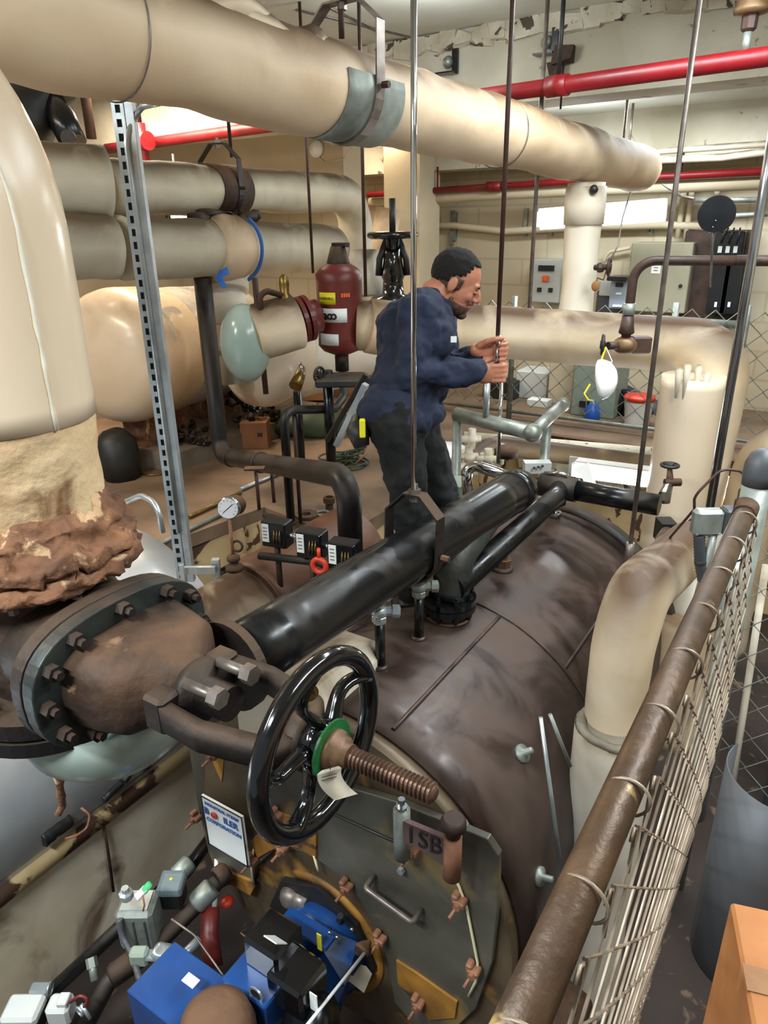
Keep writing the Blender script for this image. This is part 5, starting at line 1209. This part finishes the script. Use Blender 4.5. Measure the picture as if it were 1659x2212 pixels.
p=onz(755,850,1.6); single('carton',MB().box(p+Z*.25,(.4,.3,.5),(fx,fyv,Z),bev=.005),M['card'],'brown carton on the deck behind the small shelf','box')
p=onz(498,870,1.6); single('paper_bag',MB().box(p+Z*.2,(.22,.1,.34),(fx,fyv,Z)).jit(.04,6),M['label'],'crumpled white paper bag behind the tall heap of fittings','bag')
p=onz(452,885,1.6); single('pink_bin',MB().cyl(p,p+Z*.55,.14,.17),M['lug'],'pinkish bin half hidden by the black riser','bin')
def cond(x1,y1,x2,y2_,lab,m='galvd',r=.016): 
    p=onz(x1,y1)+Z*.02;q=onz(x2,y2_)+Z*.02; return single('loose_conduit',MB().cyl(p,q,r,n=10),M[m],lab,'conduit')
cond(378,1016,590,925,'bright conduit lying along the deck from the slotted post to the carton','galv')
cond(408,1122,520,1070,'shorter brass toned conduit lying left of the gauge','brass')
cond(300,1203,486,1112,'conduit lying along the deck edge below the gauge','galvd')
cond(520,1062,620,1020,'conduit continuing behind the gauge towards the black pipes','galv')
cond(690,1012,790,968,'conduit lying behind the worker leg','brown')
cond(610,1020,730,1050,'long dark bar lying under the thick black pipe','iron',.03)
for k,(x_,y_,m,lab) in enumerate(((662,1117,'rust','dark flange ring lying on the deck corner'),(697,1112,'galv','bright gasket ring lying beside the dark flange ring'))):
    p=onz(x_,y_); single('flange_ring',MB().plate(p+Z*.015,Z,.085 if k==0 else .06,.025 if k==0 else .006,hole=.035),M[m],lab,'ring')
p=onz(712,1100); single('pipe_nipple',MB().lathe(p,Z,[(.03,0),(.03,.05),(.045,.055),(.045,.1),(.032,.1),(.032,.07),(0,.07)],8,False),M['rust'],'rusty hex nipple standing on the deck corner','fitting')
b=MB(); random.seed(5)
for k in range(7):
    p=onz(745+random.uniform(-25,35),1003+random.uniform(-8,8)); b.ring(p+Z*(.02+.01*k),(Z+X*random.uniform(-.2,.2)).normalized(),.11+random.uniform(-.03,.03),.009,20,6)
single('rope_coil',b,M['greenb'],'tangled green rope coil on the deck behind the thick black pipe','rope')
p=onz(740,1000); single('red_ribbon',MB().sweep([p,p+V((.1,.05,.08)),p+V((.15,.0,.02)),p+V((.2,.1,.1))],.012,6),M['lug'],'pinkish tape scrap lying on the rope coil','tape')
p=onz(505,935)+Z*.02; single('tape_scrap',MB().ell(p+Z*.05,(.09,.05,.05)).jit(.03,9),M['label'],'red and white plastic scrap beside the cardboard box','scrap')
p=onz(335,1020); single('rubber_ring',MB().ring(p+Z*.01,Z,.11,.01,24,6),M['brass'],'tan hose ring lying beside the slotted post','hose')
# items on the long lagged pipe
p=A(1125,674,5.0); t=thing('hand_tool',tuple(p),'wooden handled tool resting on the long lagged pipe','tool')
MB().sweep([A(1108,673,5.0),A(1118,671,5.0),A(1145,675,5.0)],[.025,.03,.02],12).obj('handle',M['wood'],parent=t); MB().cyl(A(1100,673,5.0),A(1109,673,5.0),.026).obj('ferrule',M['black'],parent=t); MB().cyl(A(1145,675,5.0),A(1215,680,4.95),.012,n=8).obj('shaft',M['galv'],parent=t)
# ================================================================ worker
def rem(o,vox,sm=4,disp=0,dsz=.12):
    m=o.modifiers.new('merge','REMESH'); m.mode='VOXEL'; m.voxel_size=vox; m.use_smooth_shade=True
    s_=o.modifiers.new('smooth','SMOOTH'); s_.factor=.6; s_.iterations=sm
    if disp:
        tx=bpy.data.textures.new('folds','CLOUDS'); tx.noise_scale=dsz; tx.noise_depth=2
        d_=o.modifiers.new('folds','DISPLACE'); d_.texture=tx; d_.strength=disp; d_.mid_level=.5; d_.texture_coords='LOCAL'
    return o
def cap(b,p,q,r1,r2,k=12):
    p,q=V(p),V(q); b.ell(p,(r1,)*3,None,12,8); b.ell(q,(r2,)*3,None,12,8); b.sweep([p,p.lerp(q,.5),q],[r1,(r1+r2)/2,r2],k); return b
KS=1.09  # build of the worker against a 1.6 m stock figure
hz_=lambda x: BZ+math.sqrt(BR*BR-(x-BX)**2)
shR,shL=A(900,668,2.64),A(950,676,2.98)
elR,elL=A(888,812,2.66),A(948,792,2.98)
wrR,wrL=A(1036,801,2.68),A(1036,764,2.82)
hpR,hpL=A(852,915,2.72),A(884,912,2.92)
def mk(p,o,dz): q=p+fx*o; return V((q.x,q.y,dz))
ftR=mk(hpR,.06,0); ftL=mk(hpL,.13,0); ftR.z=3.6-(3.6-hz_(ftR.x*KS))/KS+.085; ftL.z=3.6-(3.6-hz_(ftL.x*KS))/KS+.085
knR=hpR.lerp(ftR,.5)+fx*.035; knL=hpL.lerp(ftL,.5)+fx*.075
neck=A(934,642,2.8); HC=A(984,612,2.8)
per=thing('person',(ftR.x,ftR.y,ftR.z-.085),'bearded worker in navy sweatshirt and dark trousers leaning forward, both hands gripping a steel rod','person')
# head frame: pitched down and turned slightly to the camera
pit=math.radians(27); yw=math.radians(8)
hf0=(fx*math.cos(yw)-fyv*math.sin(yw)); hs=Z.cross(hf0); hx=hf0*math.cos(pit)-Z*math.sin(pit); hzv=Z*math.cos(pit)+hf0*math.sin(pit)
HA=(hx,hs,hzv)
def hp_(x,y,z): return HC+hx*x+hs*y+hzv*z
def he(b,c,r,n=20,m=14): return b.ell(hp_(*c),r,HA,n,m)
b=MB()
he(b,(-.012,0,.035),(.096,.075,.088)); he(b,(.03,0,-.008),(.064,.060,.085)); he(b,(.036,0,-.066),(.053,.050,.042)); he(b,(.074,0,-.094),(.021,.023,.017))
he(b,(.078,0,.028),(.014,.042,.013)); 
for s_ in(-1,1):
    he(b,(.063,.036*s_,-.018),(.024,.018,.022),12,8); he(b,(-.008,.076*s_,-.002),(.019,.009,.032),12,8); he(b,(.100,.010*s_,-.026),(.010,.008,.008),10,6)
b.sweep([hp_(.086,0,.024),hp_(.103,0,.0),hp_(.112,0,-.020)],[.008,.010,.012],10); he(b,(.111,0,-.022),(.011,.011,.010),10,6)
he(b,(.092,0,-.048),(.013,.022,.007),12,8); he(b,(.090,0,-.059),(.012,.020,.007),12,8)
cap(b,hp_(-.035,0,-.03),neck,.058,.062); cap(b,neck,A(922,665,2.8),.065,.075)
# trunk (under clothing), arms, legs
b.ell(A(905,720,2.8),(.12,.17,.15),(fx,fyv,Z)); b.ell(A(880,820,2.8),(.115,.15,.17),(fx,fyv,Z)); b.ell(A(868,895,2.8),(.11,.15,.12),(fx,fyv,Z))
for a_,e_,w_ in((shR,elR,wrR),(shL,elL,wrL)): cap(b,a_,e_,.048,.038); cap(b,e_,w_,.038,.027)
for a_,e_,w_ in((hpR,knR,ftR),(hpL,knL,ftL)): cap(b,a_,e_,.075,.052); cap(b,e_,w_,.05,.038); cap(b,w_-Z*.04,w_-Z*.05+fx*.13,.035,.03)
# hands round the rod
def hand(b,rodp,wr,n_,tilt):
    u=fx
    pc=rodp-u*.047-n_*.028
    b.ell(pc,(.045,.017,.041),(u,n_,Z),16,10); cap(b,wr,rodp-u*.085-n_*.02,.026,.026)
    for i in range(4):
        h=Z*((1.5-i)*.0195+tilt*.0); L_=(.96,1.0,.97,.84)[i]
        pts=[rodp-u*.022-n_*.031+h,rodp+u*(.020*L_)-n_*.029+h,rodp+u*(.036*L_)-n_*.004+h-Z*.002,rodp+u*(.026*L_)+n_*.019+h-Z*.003,rodp+u*.004+n_*.023+h-Z*.003]
        r_=(.0105,.0098,.009,.0085,.0075)
        for k in range(4): cap(b,pts[k],pts[k+1],r_[k],r_[k+1],8)
    tp=[rodp-u*.072+n_*.0+Z*.02,rodp-u*.045+n_*.016+Z*.038,rodp-u*.015+n_*.026+Z*.047,rodp+u*.012+n_*.024+Z*.05]
    for k in range(3): cap(b,tp[k],tp[k+1],(.014,.0125,.011,.009)[k],(.014,.0125,.011,.009)[k+1],8)
RP=A(1075,760,2.78); 
hand(b,V((RP.x,RP.y,A(1075,757,2.78).z)),wrL,-fyv,0); hand(b,V((RP.x,RP.y,A(1073,806,2.79).z)),wrR,fyv,0)
rem(b.obj('body',M['skin'],parent=per),.0045,3)
# eyes, brows
for s_ in(-1,1):
    MB().ell(hp_(.083,.028*s_,.006),(.010,.013,.006),HA,10,6).obj('eyelid',M['skin'],parent=per)
    MB().ell(hp_(.0885,.028*s_,.000),(.005,.011,.0022),HA,10,6).obj('eye',M['black'],parent=per)
    MB().ell(hp_(.091,.028*s_,.027),(.006,.019,.0045),HA,10,6).obj('eyebrow',M['hair'],parent=per)
MB().ell(hp_(.098,0,-.0535),(.006,.018,.0015),HA,10,6).obj('mouth',M['redt'],parent=per)
def shell(c,r,keep,name,m,n=48,k=32,th=.006,jt=0):
    b=MB(); b.ell((0,0,0),r,None,n,k); c=V(c)
    ks=[keep(p+c) for p in b.v]; vs=[];idx={}
    for i,p in enumerate(b.v):
        if ks[i]: idx[i]=len(vs); vs.append(hp_(*(p+c)))
    fs=[tuple(idx[j] for j in f) for f in b.f if all(ks[j] for j in f)]
    o=MB().add(vs,fs).jit(jt,60).obj(name,m,parent=per); md=o.modifiers.new('thick','SOLIDIFY'); md.thickness=th; md.offset=0; return o
def hk(p):
    x,y,z=p
    if z<-.055: return False
    if x>.03: return z>.088+.15*(x-.03) or (x<.04 and z>.055)
    if x>-.02: return z>.02+.5*(x+.02)
    return z>-.03+ (x+.1)*.4
shell((-.014,0,.036),(.0985,.0785,.0925),hk,'hair',M['hair'],jt=.004,th=.005)
shell((.074,0,-.094),(.0235,.0255,.0195),lambda p:True,'beard',M['beard'],20,14,th=.003)
shell((-.010,0,.030),(.0965,.0772,.090),lambda p:-.055<p[2]<.03 and p[0]<.028 and p[2]>-.045+.4*(p[0]+.1)-.02,'hair_fade',M['beard'],th=.003)
shell((.034,0,-.062),(.060,.0555,.052),lambda p:(p[2]<-.052 and p[0]>.0) or (p[0]<.025 and p[0]>.002 and p[2]<.0),'beard',M['beard'],th=.004,jt=.002)
shell((.030,0,-.045),(.0705,.047,.03),lambda p:p[0]>.078 and -.047<p[2]<-.036 ,'moustache',M['beard'],th=.004)
# sweatshirt
b=MB(); b.ell(A(908,722,2.8),(.145,.195,.165),(fx,fyv,Z)); b.ell(A(884,815,2.8),(.148,.175,.19),(fx,fyv,Z)); b.ell(A(874,890,2.8),(.15,.19,.085),(fx,fyv,Z)); b.ell(A(860,740,2.8),(.09,.15,.15),(fx,fyv,Z)); b.ell(A(848,878,2.78),(.135,.18,.10),(fx,fyv,Z))
b.lathe(A(932,648,2.8),(neck-A(915,680,2.8)).normalized(),[(.10,-.06),(.085,-.02),(.073,.0),(.06,.0)],24)
for a_,e_,w_ in((shR,elR,wrR),(shL,elL,wrL)):
    cap(b,a_,e_,.078,.062); cap(b,e_,w_-(w_-e_).normalized()*.012,.060,.042); cap(b,A(925,668,2.8),a_,.085,.075)
rem(b.obj('sweatshirt',M['navy'],parent=per),.008,3,.06,.10)
MB().box(A(980,733,2.62),(.022,.004,.022),(fx,fyv,Z)).obj('chest_label',M['label'],parent=per)
# trousers
b=MB(); b.ell(A(872,905,2.8),(.120,.16,.12),(fx,fyv,Z))
for a_,e_,w_ in((hpR,knR,ftR),(hpL,knL,ftL)): cap(b,a_+Z*.02,e_,.105,.077); cap(b,e_,w_+Z*.0,.076,.062)
rem(b.obj('trousers',M['pants'],parent=per),.009,3,.06,.10)
for nm,w_ in(('boot',ftR),('boot',ftL)):
    b=MB(); cap(b,w_+Z*.03,w_-Z*.03,.055,.055); cap(b,w_-Z*.04,w_+fx*.13-Z*.048,.048,.042); b.box(w_+fx*.05-Z*.076,(.27,.095,.018),(fx,fyv,Z),bev=.008); rem(b.obj(nm,M['boot'],parent=per),.007,3)
t=MB().sweep([A(775,905,2.76),A(772,930,2.72),A(782,965,2.72)],[.03,.045,.03],12).obj('tool_pouch',M['black'],parent=per)
MB().box(A(783,925,2.66),(.022,.03,.07),(fx,fyv,Z),bev=.004).obj('yellow_knife',M['yellow'],parent=per)
MB().ell(A(795,878,2.75),(.025,.02,.04),(fx,fyv,Z)).obj('red_rag',M['redb'],parent=per)
per.scale=(KS,)*3; l_=V(per.location); per.location=(l_.x*KS,l_.y*KS,hz_(l_.x*KS)+.0)
RQ=V((RP.x*KS,RP.y*KS,0))
single('steel_rod',MB().cyl(RQ+Z*A(1075,722,2.78*KS).z,RQ+Z*A(1078,832,2.78*KS).z,.0105,n=12),M['chrome'],'lower bright end of the rod inside the worker hands','rod')
# ================================================================ burner and gas train
bu=thing('burner',(oc.x,1.3,.25),'blue oil burner with black covers plugged into the round opening of the boiler front','burner')
MB().lathe((oc.x+.04,1.63,oc.z),-Y,[(.19,0),(.19,.14),(.17,.16),(.16,.26)],32).obj('blast_housing',M['blue'],parent=bu)
c=A(700,2045,2.66)
MB().prism([A(650,1975,2.72),A(775,2035,2.72),A(745,2130,2.62),A(728,2175,2.62),A(690,2150,2.62),A(612,2062,2.68)],V((-.03,-.0,-.18))).obj('fan_body',M['blue'],parent=bu,bevel=.004)
MB().box(A(735,1990,2.8),(.03,.03,.03),bev=.006).cyl(A(735,1978,2.72),A(735,1978,2.68),.012,n=10).obj('knob',M['cabk'],parent=bu)
e1=(A(690,2010,2.6)-A(620,1975,2.6)).normalized(); e2=(A(600,2040,2.6)-A(640,1990,2.6)); e2=(e2-e1*e2.dot(e1)).normalized(); e3=e1.cross(e2)
MB().box(A(665,2005,2.66),(.22,.07,.012),(X,Y,Z)).obj('mount_plate',M['blue'],parent=bu)
MB().box(A(592,2040,2.5),(.155,.15,.13),(X,Y,Z),bev=.012).obj('ignition_cover',M['gloss'],parent=bu)
MB().box(A(643,2118,2.42),(.155,.15,.13),(X,Y,Z),bev=.012).obj('control_cover',M['gloss'],parent=bu)
MB().cyl(A(628,2085,2.5),A(640,2040,2.55),.035,n=16).obj('neck',M['gloss'],parent=bu)
MB().box(A(563,2145,2.5),(.2,.16,.2),(X,Y,Z),bev=.006).obj('fuel_box',M['blue'],parent=bu)
q=A(553,2148,2.38); MB().plate(q,-Y,.03,.006,hole=.022).obj('sight_ring',M['galv'],parent=bu); MB().plate(q-Y*.0,-Y,.022,.004).obj('sight_glass',M['black'],parent=bu)
for (x_,y_,d_,w_,h_,m,nm) in((595,2030,2.39,.055,.075,'label','label_plate'),(678,2165,2.33,.03,.08,'label','label_plate'),(690,2035,2.58,.02,.08,'yellow','warning_label')):
    MB().box(A(x_,y_,d_),(w_,.004,h_),(X,(Y*.75+Z*.66),(Z*.75-Y*.66)) if nm=='label_plate' and x_==595 else (X,Y,Z)).obj(nm,M[m],parent=bu)
MB().sweep(bend([A(645,2040,2.5),A(668,2062,2.45),A(680,2100,2.42)],.05),.006,8).obj('green_hose',M['cabg'],parent=bu)
MB().ell(A(632,1935,2.95),(.055,.055,.05)).sweep([A(632,1935,2.95),A(668,1955,2.9)],.04,14).obj('elbow',M['rodg'],parent=bu)
for (x_,y_) in((630,2010),(712,2015),(700,2100),(728,2025),(612,2140),(760,2008)): MB().ell(A(x_,y_,2.6),(.008,.008,.008),None,8,6).obj('bolt',M['chrome'],parent=bu)
MB().cyl(A(640,2200,2.4),A(700,2212,2.45),.09,n=24).obj('motor',M['cabk'],parent=bu)
for pts,m in (([A(520,2015,2.55),A(550,2040,2.45)],'orange'),([A(488,2120,2.6),A(505,2095,2.55),A(525,2108,2.5)],'orange')):
    MB().sweep(pts,.0025,6).obj('ignition_wire',M['lug'],parent=bu)
t=thing('rod',tuple(A(665,2205,2.3)),'thin pale rod slanting from the bottom edge up to the burner opening','rod')
MB().cyl(A(655,2225,2.25),A(788,2058,2.6),.006,n=8).obj('shaft',M['white2'],parent=t); MB().ell(A(785,2050,2.62),(.03,.03,.03)).jit(.02,20).obj('brush',M['rust'],parent=t)
single('paper_card',MB().prism([A(752,2078,2.75),A(790,2088,2.78),A(803,2105,2.78),A(786,2145,2.72),A(752,2118,2.72)],Y*.003),M['labelp'],'blank pale paper tag beside the blue burner','card')
# blue cabinet at bottom left centre
t=thing('blue_control_box',tuple(A(400,2190,2.55)),'blue steel box with a white sticker at the bottom left, left of the burner','control box')
MB().box(A(398,2182,2.55),(.30,.22,.25),(X,Y,Z),bev=.004).obj('casing',M['blue'],parent=t)
c=A(405,2125,2.42); MB().box(A(412,2118,2.45),(.055,.035,.003),(X,Y,Z)).obj('sticker',M['label'],parent=t)
dq=A(470,2225,2.3); single('motor',MB().lathe((dq.x,dq.y,.25),Z,[(.1,0),(.1,.1),(.125,.12),(.125,dq.z-.25),(.11,dq.z-.19),(.07,dq.z-.16),(0,dq.z-.15)],32),M['rust'],'dusty brown round motor at the bottom edge between the two blue boxes','motor')
# pipes of the gas train
def gp(name,pts,r,m,lab,cps=(),br=.06,rr=None):
    t=thing(name,tuple(V(pts[0])),lab,'pipe'); MB().sweep(bend(pts,br,6),r,20).obj('barrel',M[m],parent=t)
    for i,(p,q,k) in enumerate(cps):
        p,q=V(p),V(q); MB().lathe(p,(q-p).normalized(),[(r*1.1,0),(r*1.35,.01),(r*1.35,(q-p).length-.01),(r*1.1,(q-p).length)],16).obj('coupling',M[k],parent=t)
    return t
gp('gas_pipe',[A(60,2190,2.95),A(262,2000,3.05),A(400,1885,3.2),A(470,1790,3.5)],.030,'blackp','black gas pipe running beside the dirty casing under the grey actuator',[(A(378,1895,3.15),A(412,1860,3.2),'galvd')])
gp('gas_pipe',[A(185,2215,2.8),A(235,2120,2.85),A(320,2060,2.9),A(440,1940,3.0),A(490,1880,3.1)],.034,'blackd','thicker black pipe with grey couplings left of the blue box',[(A(240,2110,2.84),A(290,2075,2.87),'iron'),(A(420,1955,2.97),A(460,1915,3.0),'galvd'),(A(465,1900,3.04),A(490,1882,3.08),'iron')])
gp('gas_pipe',[A(455,1960,3.0),A(452,2020,2.95),A(462,2090,2.9)],.038,'redt','dark red upright pipe behind the blue box')
gp('cable',[A(370,1985,2.7),A(420,2020,2.68),A(470,2090,2.6),A(490,2120,2.55)],.004,'rodg','thin grey cable slanting down to the burner')
gp('cable',[A(468,1850,3.2),A(466,1930,3.1),A(460,1985,3.05)],.010,'white2','white conduit hanging below the lettered sign')
gp('gas_pipe',[A(330,2130,2.65),A(400,2060,2.75),A(430,2030,2.8)],.018,'galv','narrow grey tube beside the blue box')
act=A(303,1985,2.9); t=thing('actuator',tuple(act-Z*.12),'grey finned valve actuator with a green handled lever at the lower left','actuator')
MB().box(act,(.15,.13,.20),(fx,fyv,Z),bev=.015).obj('body',M['galvd'],parent=t)
for k in(-1,0,1): MB().box(act-fyv*.067+fx*.045*k-Z*.01,(.006,.008,.16),(fx,fyv,Z)).obj('fin',M['duct'],parent=t)
MB().box(act+Z*.102,(.11,.09,.01),(fx,fyv,Z)).obj('top_plate',M['galv'],parent=t)
q=A(272,1930,2.8); MB().lathe(q-Z*.03,Z,[(.02,0),(.028,.01),(.028,.035),(.015,.04),(.015,.06)],8,False).obj('cock',M['galv'],parent=t)
p,q=A(288,1948,2.75),A(322,1912,2.78); MB().box((p+q)/2,(.03,.012,(q-p).length*.6),frame(q-p)).obj('lever',M['label'],parent=t)
MB().box(p.lerp(q,.85),(.034,.016,(q-p).length*.55),frame(q-p),bev=.006).obj('green_grip',mat('green grip','#3aa765',None,3,.5),parent=t)
MB().sweep([A(308,1935,2.72),A(312,1955,2.72),A(309,1968,2.72)],.004,6).obj('red_tie',M['lug'],parent=t)
cp=dens(bend([A(258,1985,2.8),A(262,2020,2.8),A(285,2060,2.78),A(300,2110,2.7),A(325,2160,2.6)],.08),.008)
MB().sweep(cp,[.011 if i%2 else .0135 for i in range(len(cp))],10).obj('flexible_lead',M['duct'],parent=t)
c=A(372,1912,2.95); t=thing('pressure_switch',tuple(c-Z*.08),'black switch with a clear square top behind the grey actuator','switch')
MB().box(c-Z*.05,(.09,.09,.09),(fx,fyv,Z),bev=.01).obj('base',M['cabk'],parent=t); MB().box(c+Z*.01,(.10,.10,.05),(fx,fyv,Z),bev=.008).obj('clear_cover',M['glassd'],parent=t)
MB().box(c+Z*.0,(.07,.07,.03),(fx,fyv,Z)).obj('inner_plate',M['cabw'],parent=t); MB().ell(c+Z*.035,(.007,.007,.004)).obj('indicator',M['yellow'],parent=t)
c=A(352,2062,2.75); t=thing('small_valve',tuple(c),'crumpled silver valve with a yellow tag beside the gas pipe','valve')
MB().ell(c,(.05,.04,.04)).cyl(c-fx*.07,c+fx*.06,.022,n=10).jit(.015,25).obj('body',M['galv'],parent=t); MB().ring(A(352,2083,2.68),fx,.014,.005,14,6).obj('yellow_ring',M['yellow'],parent=t)
c=A(302,2065,2.75); single('pipe_bracket',MB().box(c,(.07,.05,.07),(fx,fyv,Z),bev=.01),M['cabg'],'small grey green bracket under the actuator lead','bracket')
c=A(52,2185,2.75); t=thing('switch_box',tuple(c-Z*.05),'pale square cover switch at the bottom left corner','switch')
MB().box(c-Z*.05,(.13,.10,.08),(fx,fyv,Z),bev=.01).obj('base',M['cabk'],parent=t); MB().box(c+Z*.01,(.14,.11,.045),(fx,fyv,Z),bev=.012).obj('cover',M['cabw'],parent=t)
c=A(132,2180,2.75); t=thing('solenoid_valve',tuple(c-Z*.05),'pale blue white square solenoid with red wires at the bottom left','valve')
MB().box(c,(.09,.08,.09),(fx,fyv,Z),bev=.012).box(c+fx*.02+Z*.05,(.04,.05,.03),(fx,fyv,Z),bev=.004).obj('coil',M['cabw'],parent=t)
MB().sweep(bend([A(150,2165,2.7),A(175,2150,2.7),A(192,2160,2.7),A(180,2175,2.7)],.02),.007,8).obj('red_lead',M['redt'],parent=t)
MB().ring(A(172,2185,2.7),Y,.018,.005,16,6).cyl(A(175,2170,2.7),A(195,2200,2.7),.008,n=8).obj('lever',M['galv'],parent=t)
c=A(88,2140,2.9); single('pipe_clamp',MB().box(c,(.08,.05,.05),(fx,fyv,Z),bev=.008).ring(c+fx*.04+Z*.01,fx,.025,.005,14,6),M['galv'],'galvanised clamp on the black gas pipe by the casing','clamp')
c=A(205,2118,2.85); single('pipe_nipple',MB().cyl(c,c+V((-.05,.03,.05)),.016,n=12).cyl(c+V((-.03,.018,.03)),c+V((-.055,.033,.055)),.022,n=6,smooth=False),M['galvd'],'small grey nipple branching off the thicker black pipe','fitting')
c=A(490,1948,3.1); single('red_disc',MB().ell(c,(.03,.03,.02)),M['redb'],'small red cap lying on the pit floor under the sign','cap')
# cylinder with coiled end right of the boiler, rods
c=A(1112,2010,3.0); t=thing('coil_pipe',tuple(c),'dark hose roll with a ribbed spiral end lying right of the boiler front','hose')
c=V((-.50,1.86,.42)); MB().cyl(c,c+V((-.02,1.3,0)),.12,n=28).obj('roll',M['rust'],parent=t)
for k in range(5): MB().ring(c-Y*.005,Y,.022*(k+1),.007,28,6).obj('spiral',M['black'],parent=t)
single('leaning_rod',MB().cyl(A(1168,1550,2.3),A(1215,1900,2.4),.007,n=10),M['galv'],'thin bright tube leaning between the boiler and the wide white pipe','tube')
single('leaning_rod',MB().cyl(A(1188,1543,2.35),A(1232,1655,2.4),.007,n=10),M['galvd'],'short grey tube leaning beside the thin bright tube','tube')
single('ring_bolt',MB().ring(A(1328,1290,3.0),(X+Y*.3).normalized(),.02,.004,18,6),M['shiny'],'small steel eye ring at the left of the dirty elbow','ring')
# ================================================================ light
w=bpy.data.worlds.new('world'); SC.world=w; w.use_nodes=True
w.node_tree.nodes['Background'].inputs[0].default_value=(.85,.92,1,1); w.node_tree.nodes['Background'].inputs[1].default_value=.25
def lamp(name,p,size,power,col,rot=(0,0,0),sy=None):
    l=bpy.data.lights.new(name,'AREA'); l.shape='RECTANGLE'; l.size=size; l.size_y=sy or size; l.energy=power; l.color=col
    o=bpy.data.objects.new(name,l); COL.objects.link(o); o.location=p; o.rotation_euler=rot; return o
cool=(.88,.96,1.0);warm=(1,.84,.64)
lamp('added_area_light',(-1.4,-1.2,4.9),1.4,150,cool,sy=.3)  # unseen area lights added overhead to brighten boilers, casing and deck
lamp('added_area_light',(-3.4,-1.2,4.9),.3,110,cool,sy=1.6)
lamp('added_area_light',(.9,2.4,4.9),.3,110,cool,sy=3.0)
lamp('added_area_light',(-.6,4.0,4.9),1.6,70,cool,sy=.3)
lamp('added_area_light',(-4.8,1.0,4.9),1.6,70,warm,sy=.3)
lamp('added_area_light',(-6.0,5.0,4.9),1.6,110,warm,sy=.3)
lamp('added_area_light',(-1.5,7.3,4.6),2.2,70,cool,sy=.3)
lamp('added_area_light',(-5.5,7.9,4.6),1.4,16,warm,sy=.3)
for p_,e_,c_ in(((-2.6,4.6,4.7),18,cool),((.6,1.6,4.6),18,cool),((-5.5,3.2,4.6),16,warm),((-2.5,7.4,4.45),12,cool)):
    l=bpy.data.lights.new('bulb','POINT'); l.energy=e_; l.color=c_; l.shadow_soft_size=.2  # added fill points that lighten the ceiling, not bulbs of the room
    o=bpy.data.objects.new('added_fill_point',l); COL.objects.link(o); o.location=p_
vs=SC.view_settings; vs.view_transform='Standard'; vs.look='None'; vs.gamma=1; vs.use_curve_mapping=False; vs.exposure=0.5
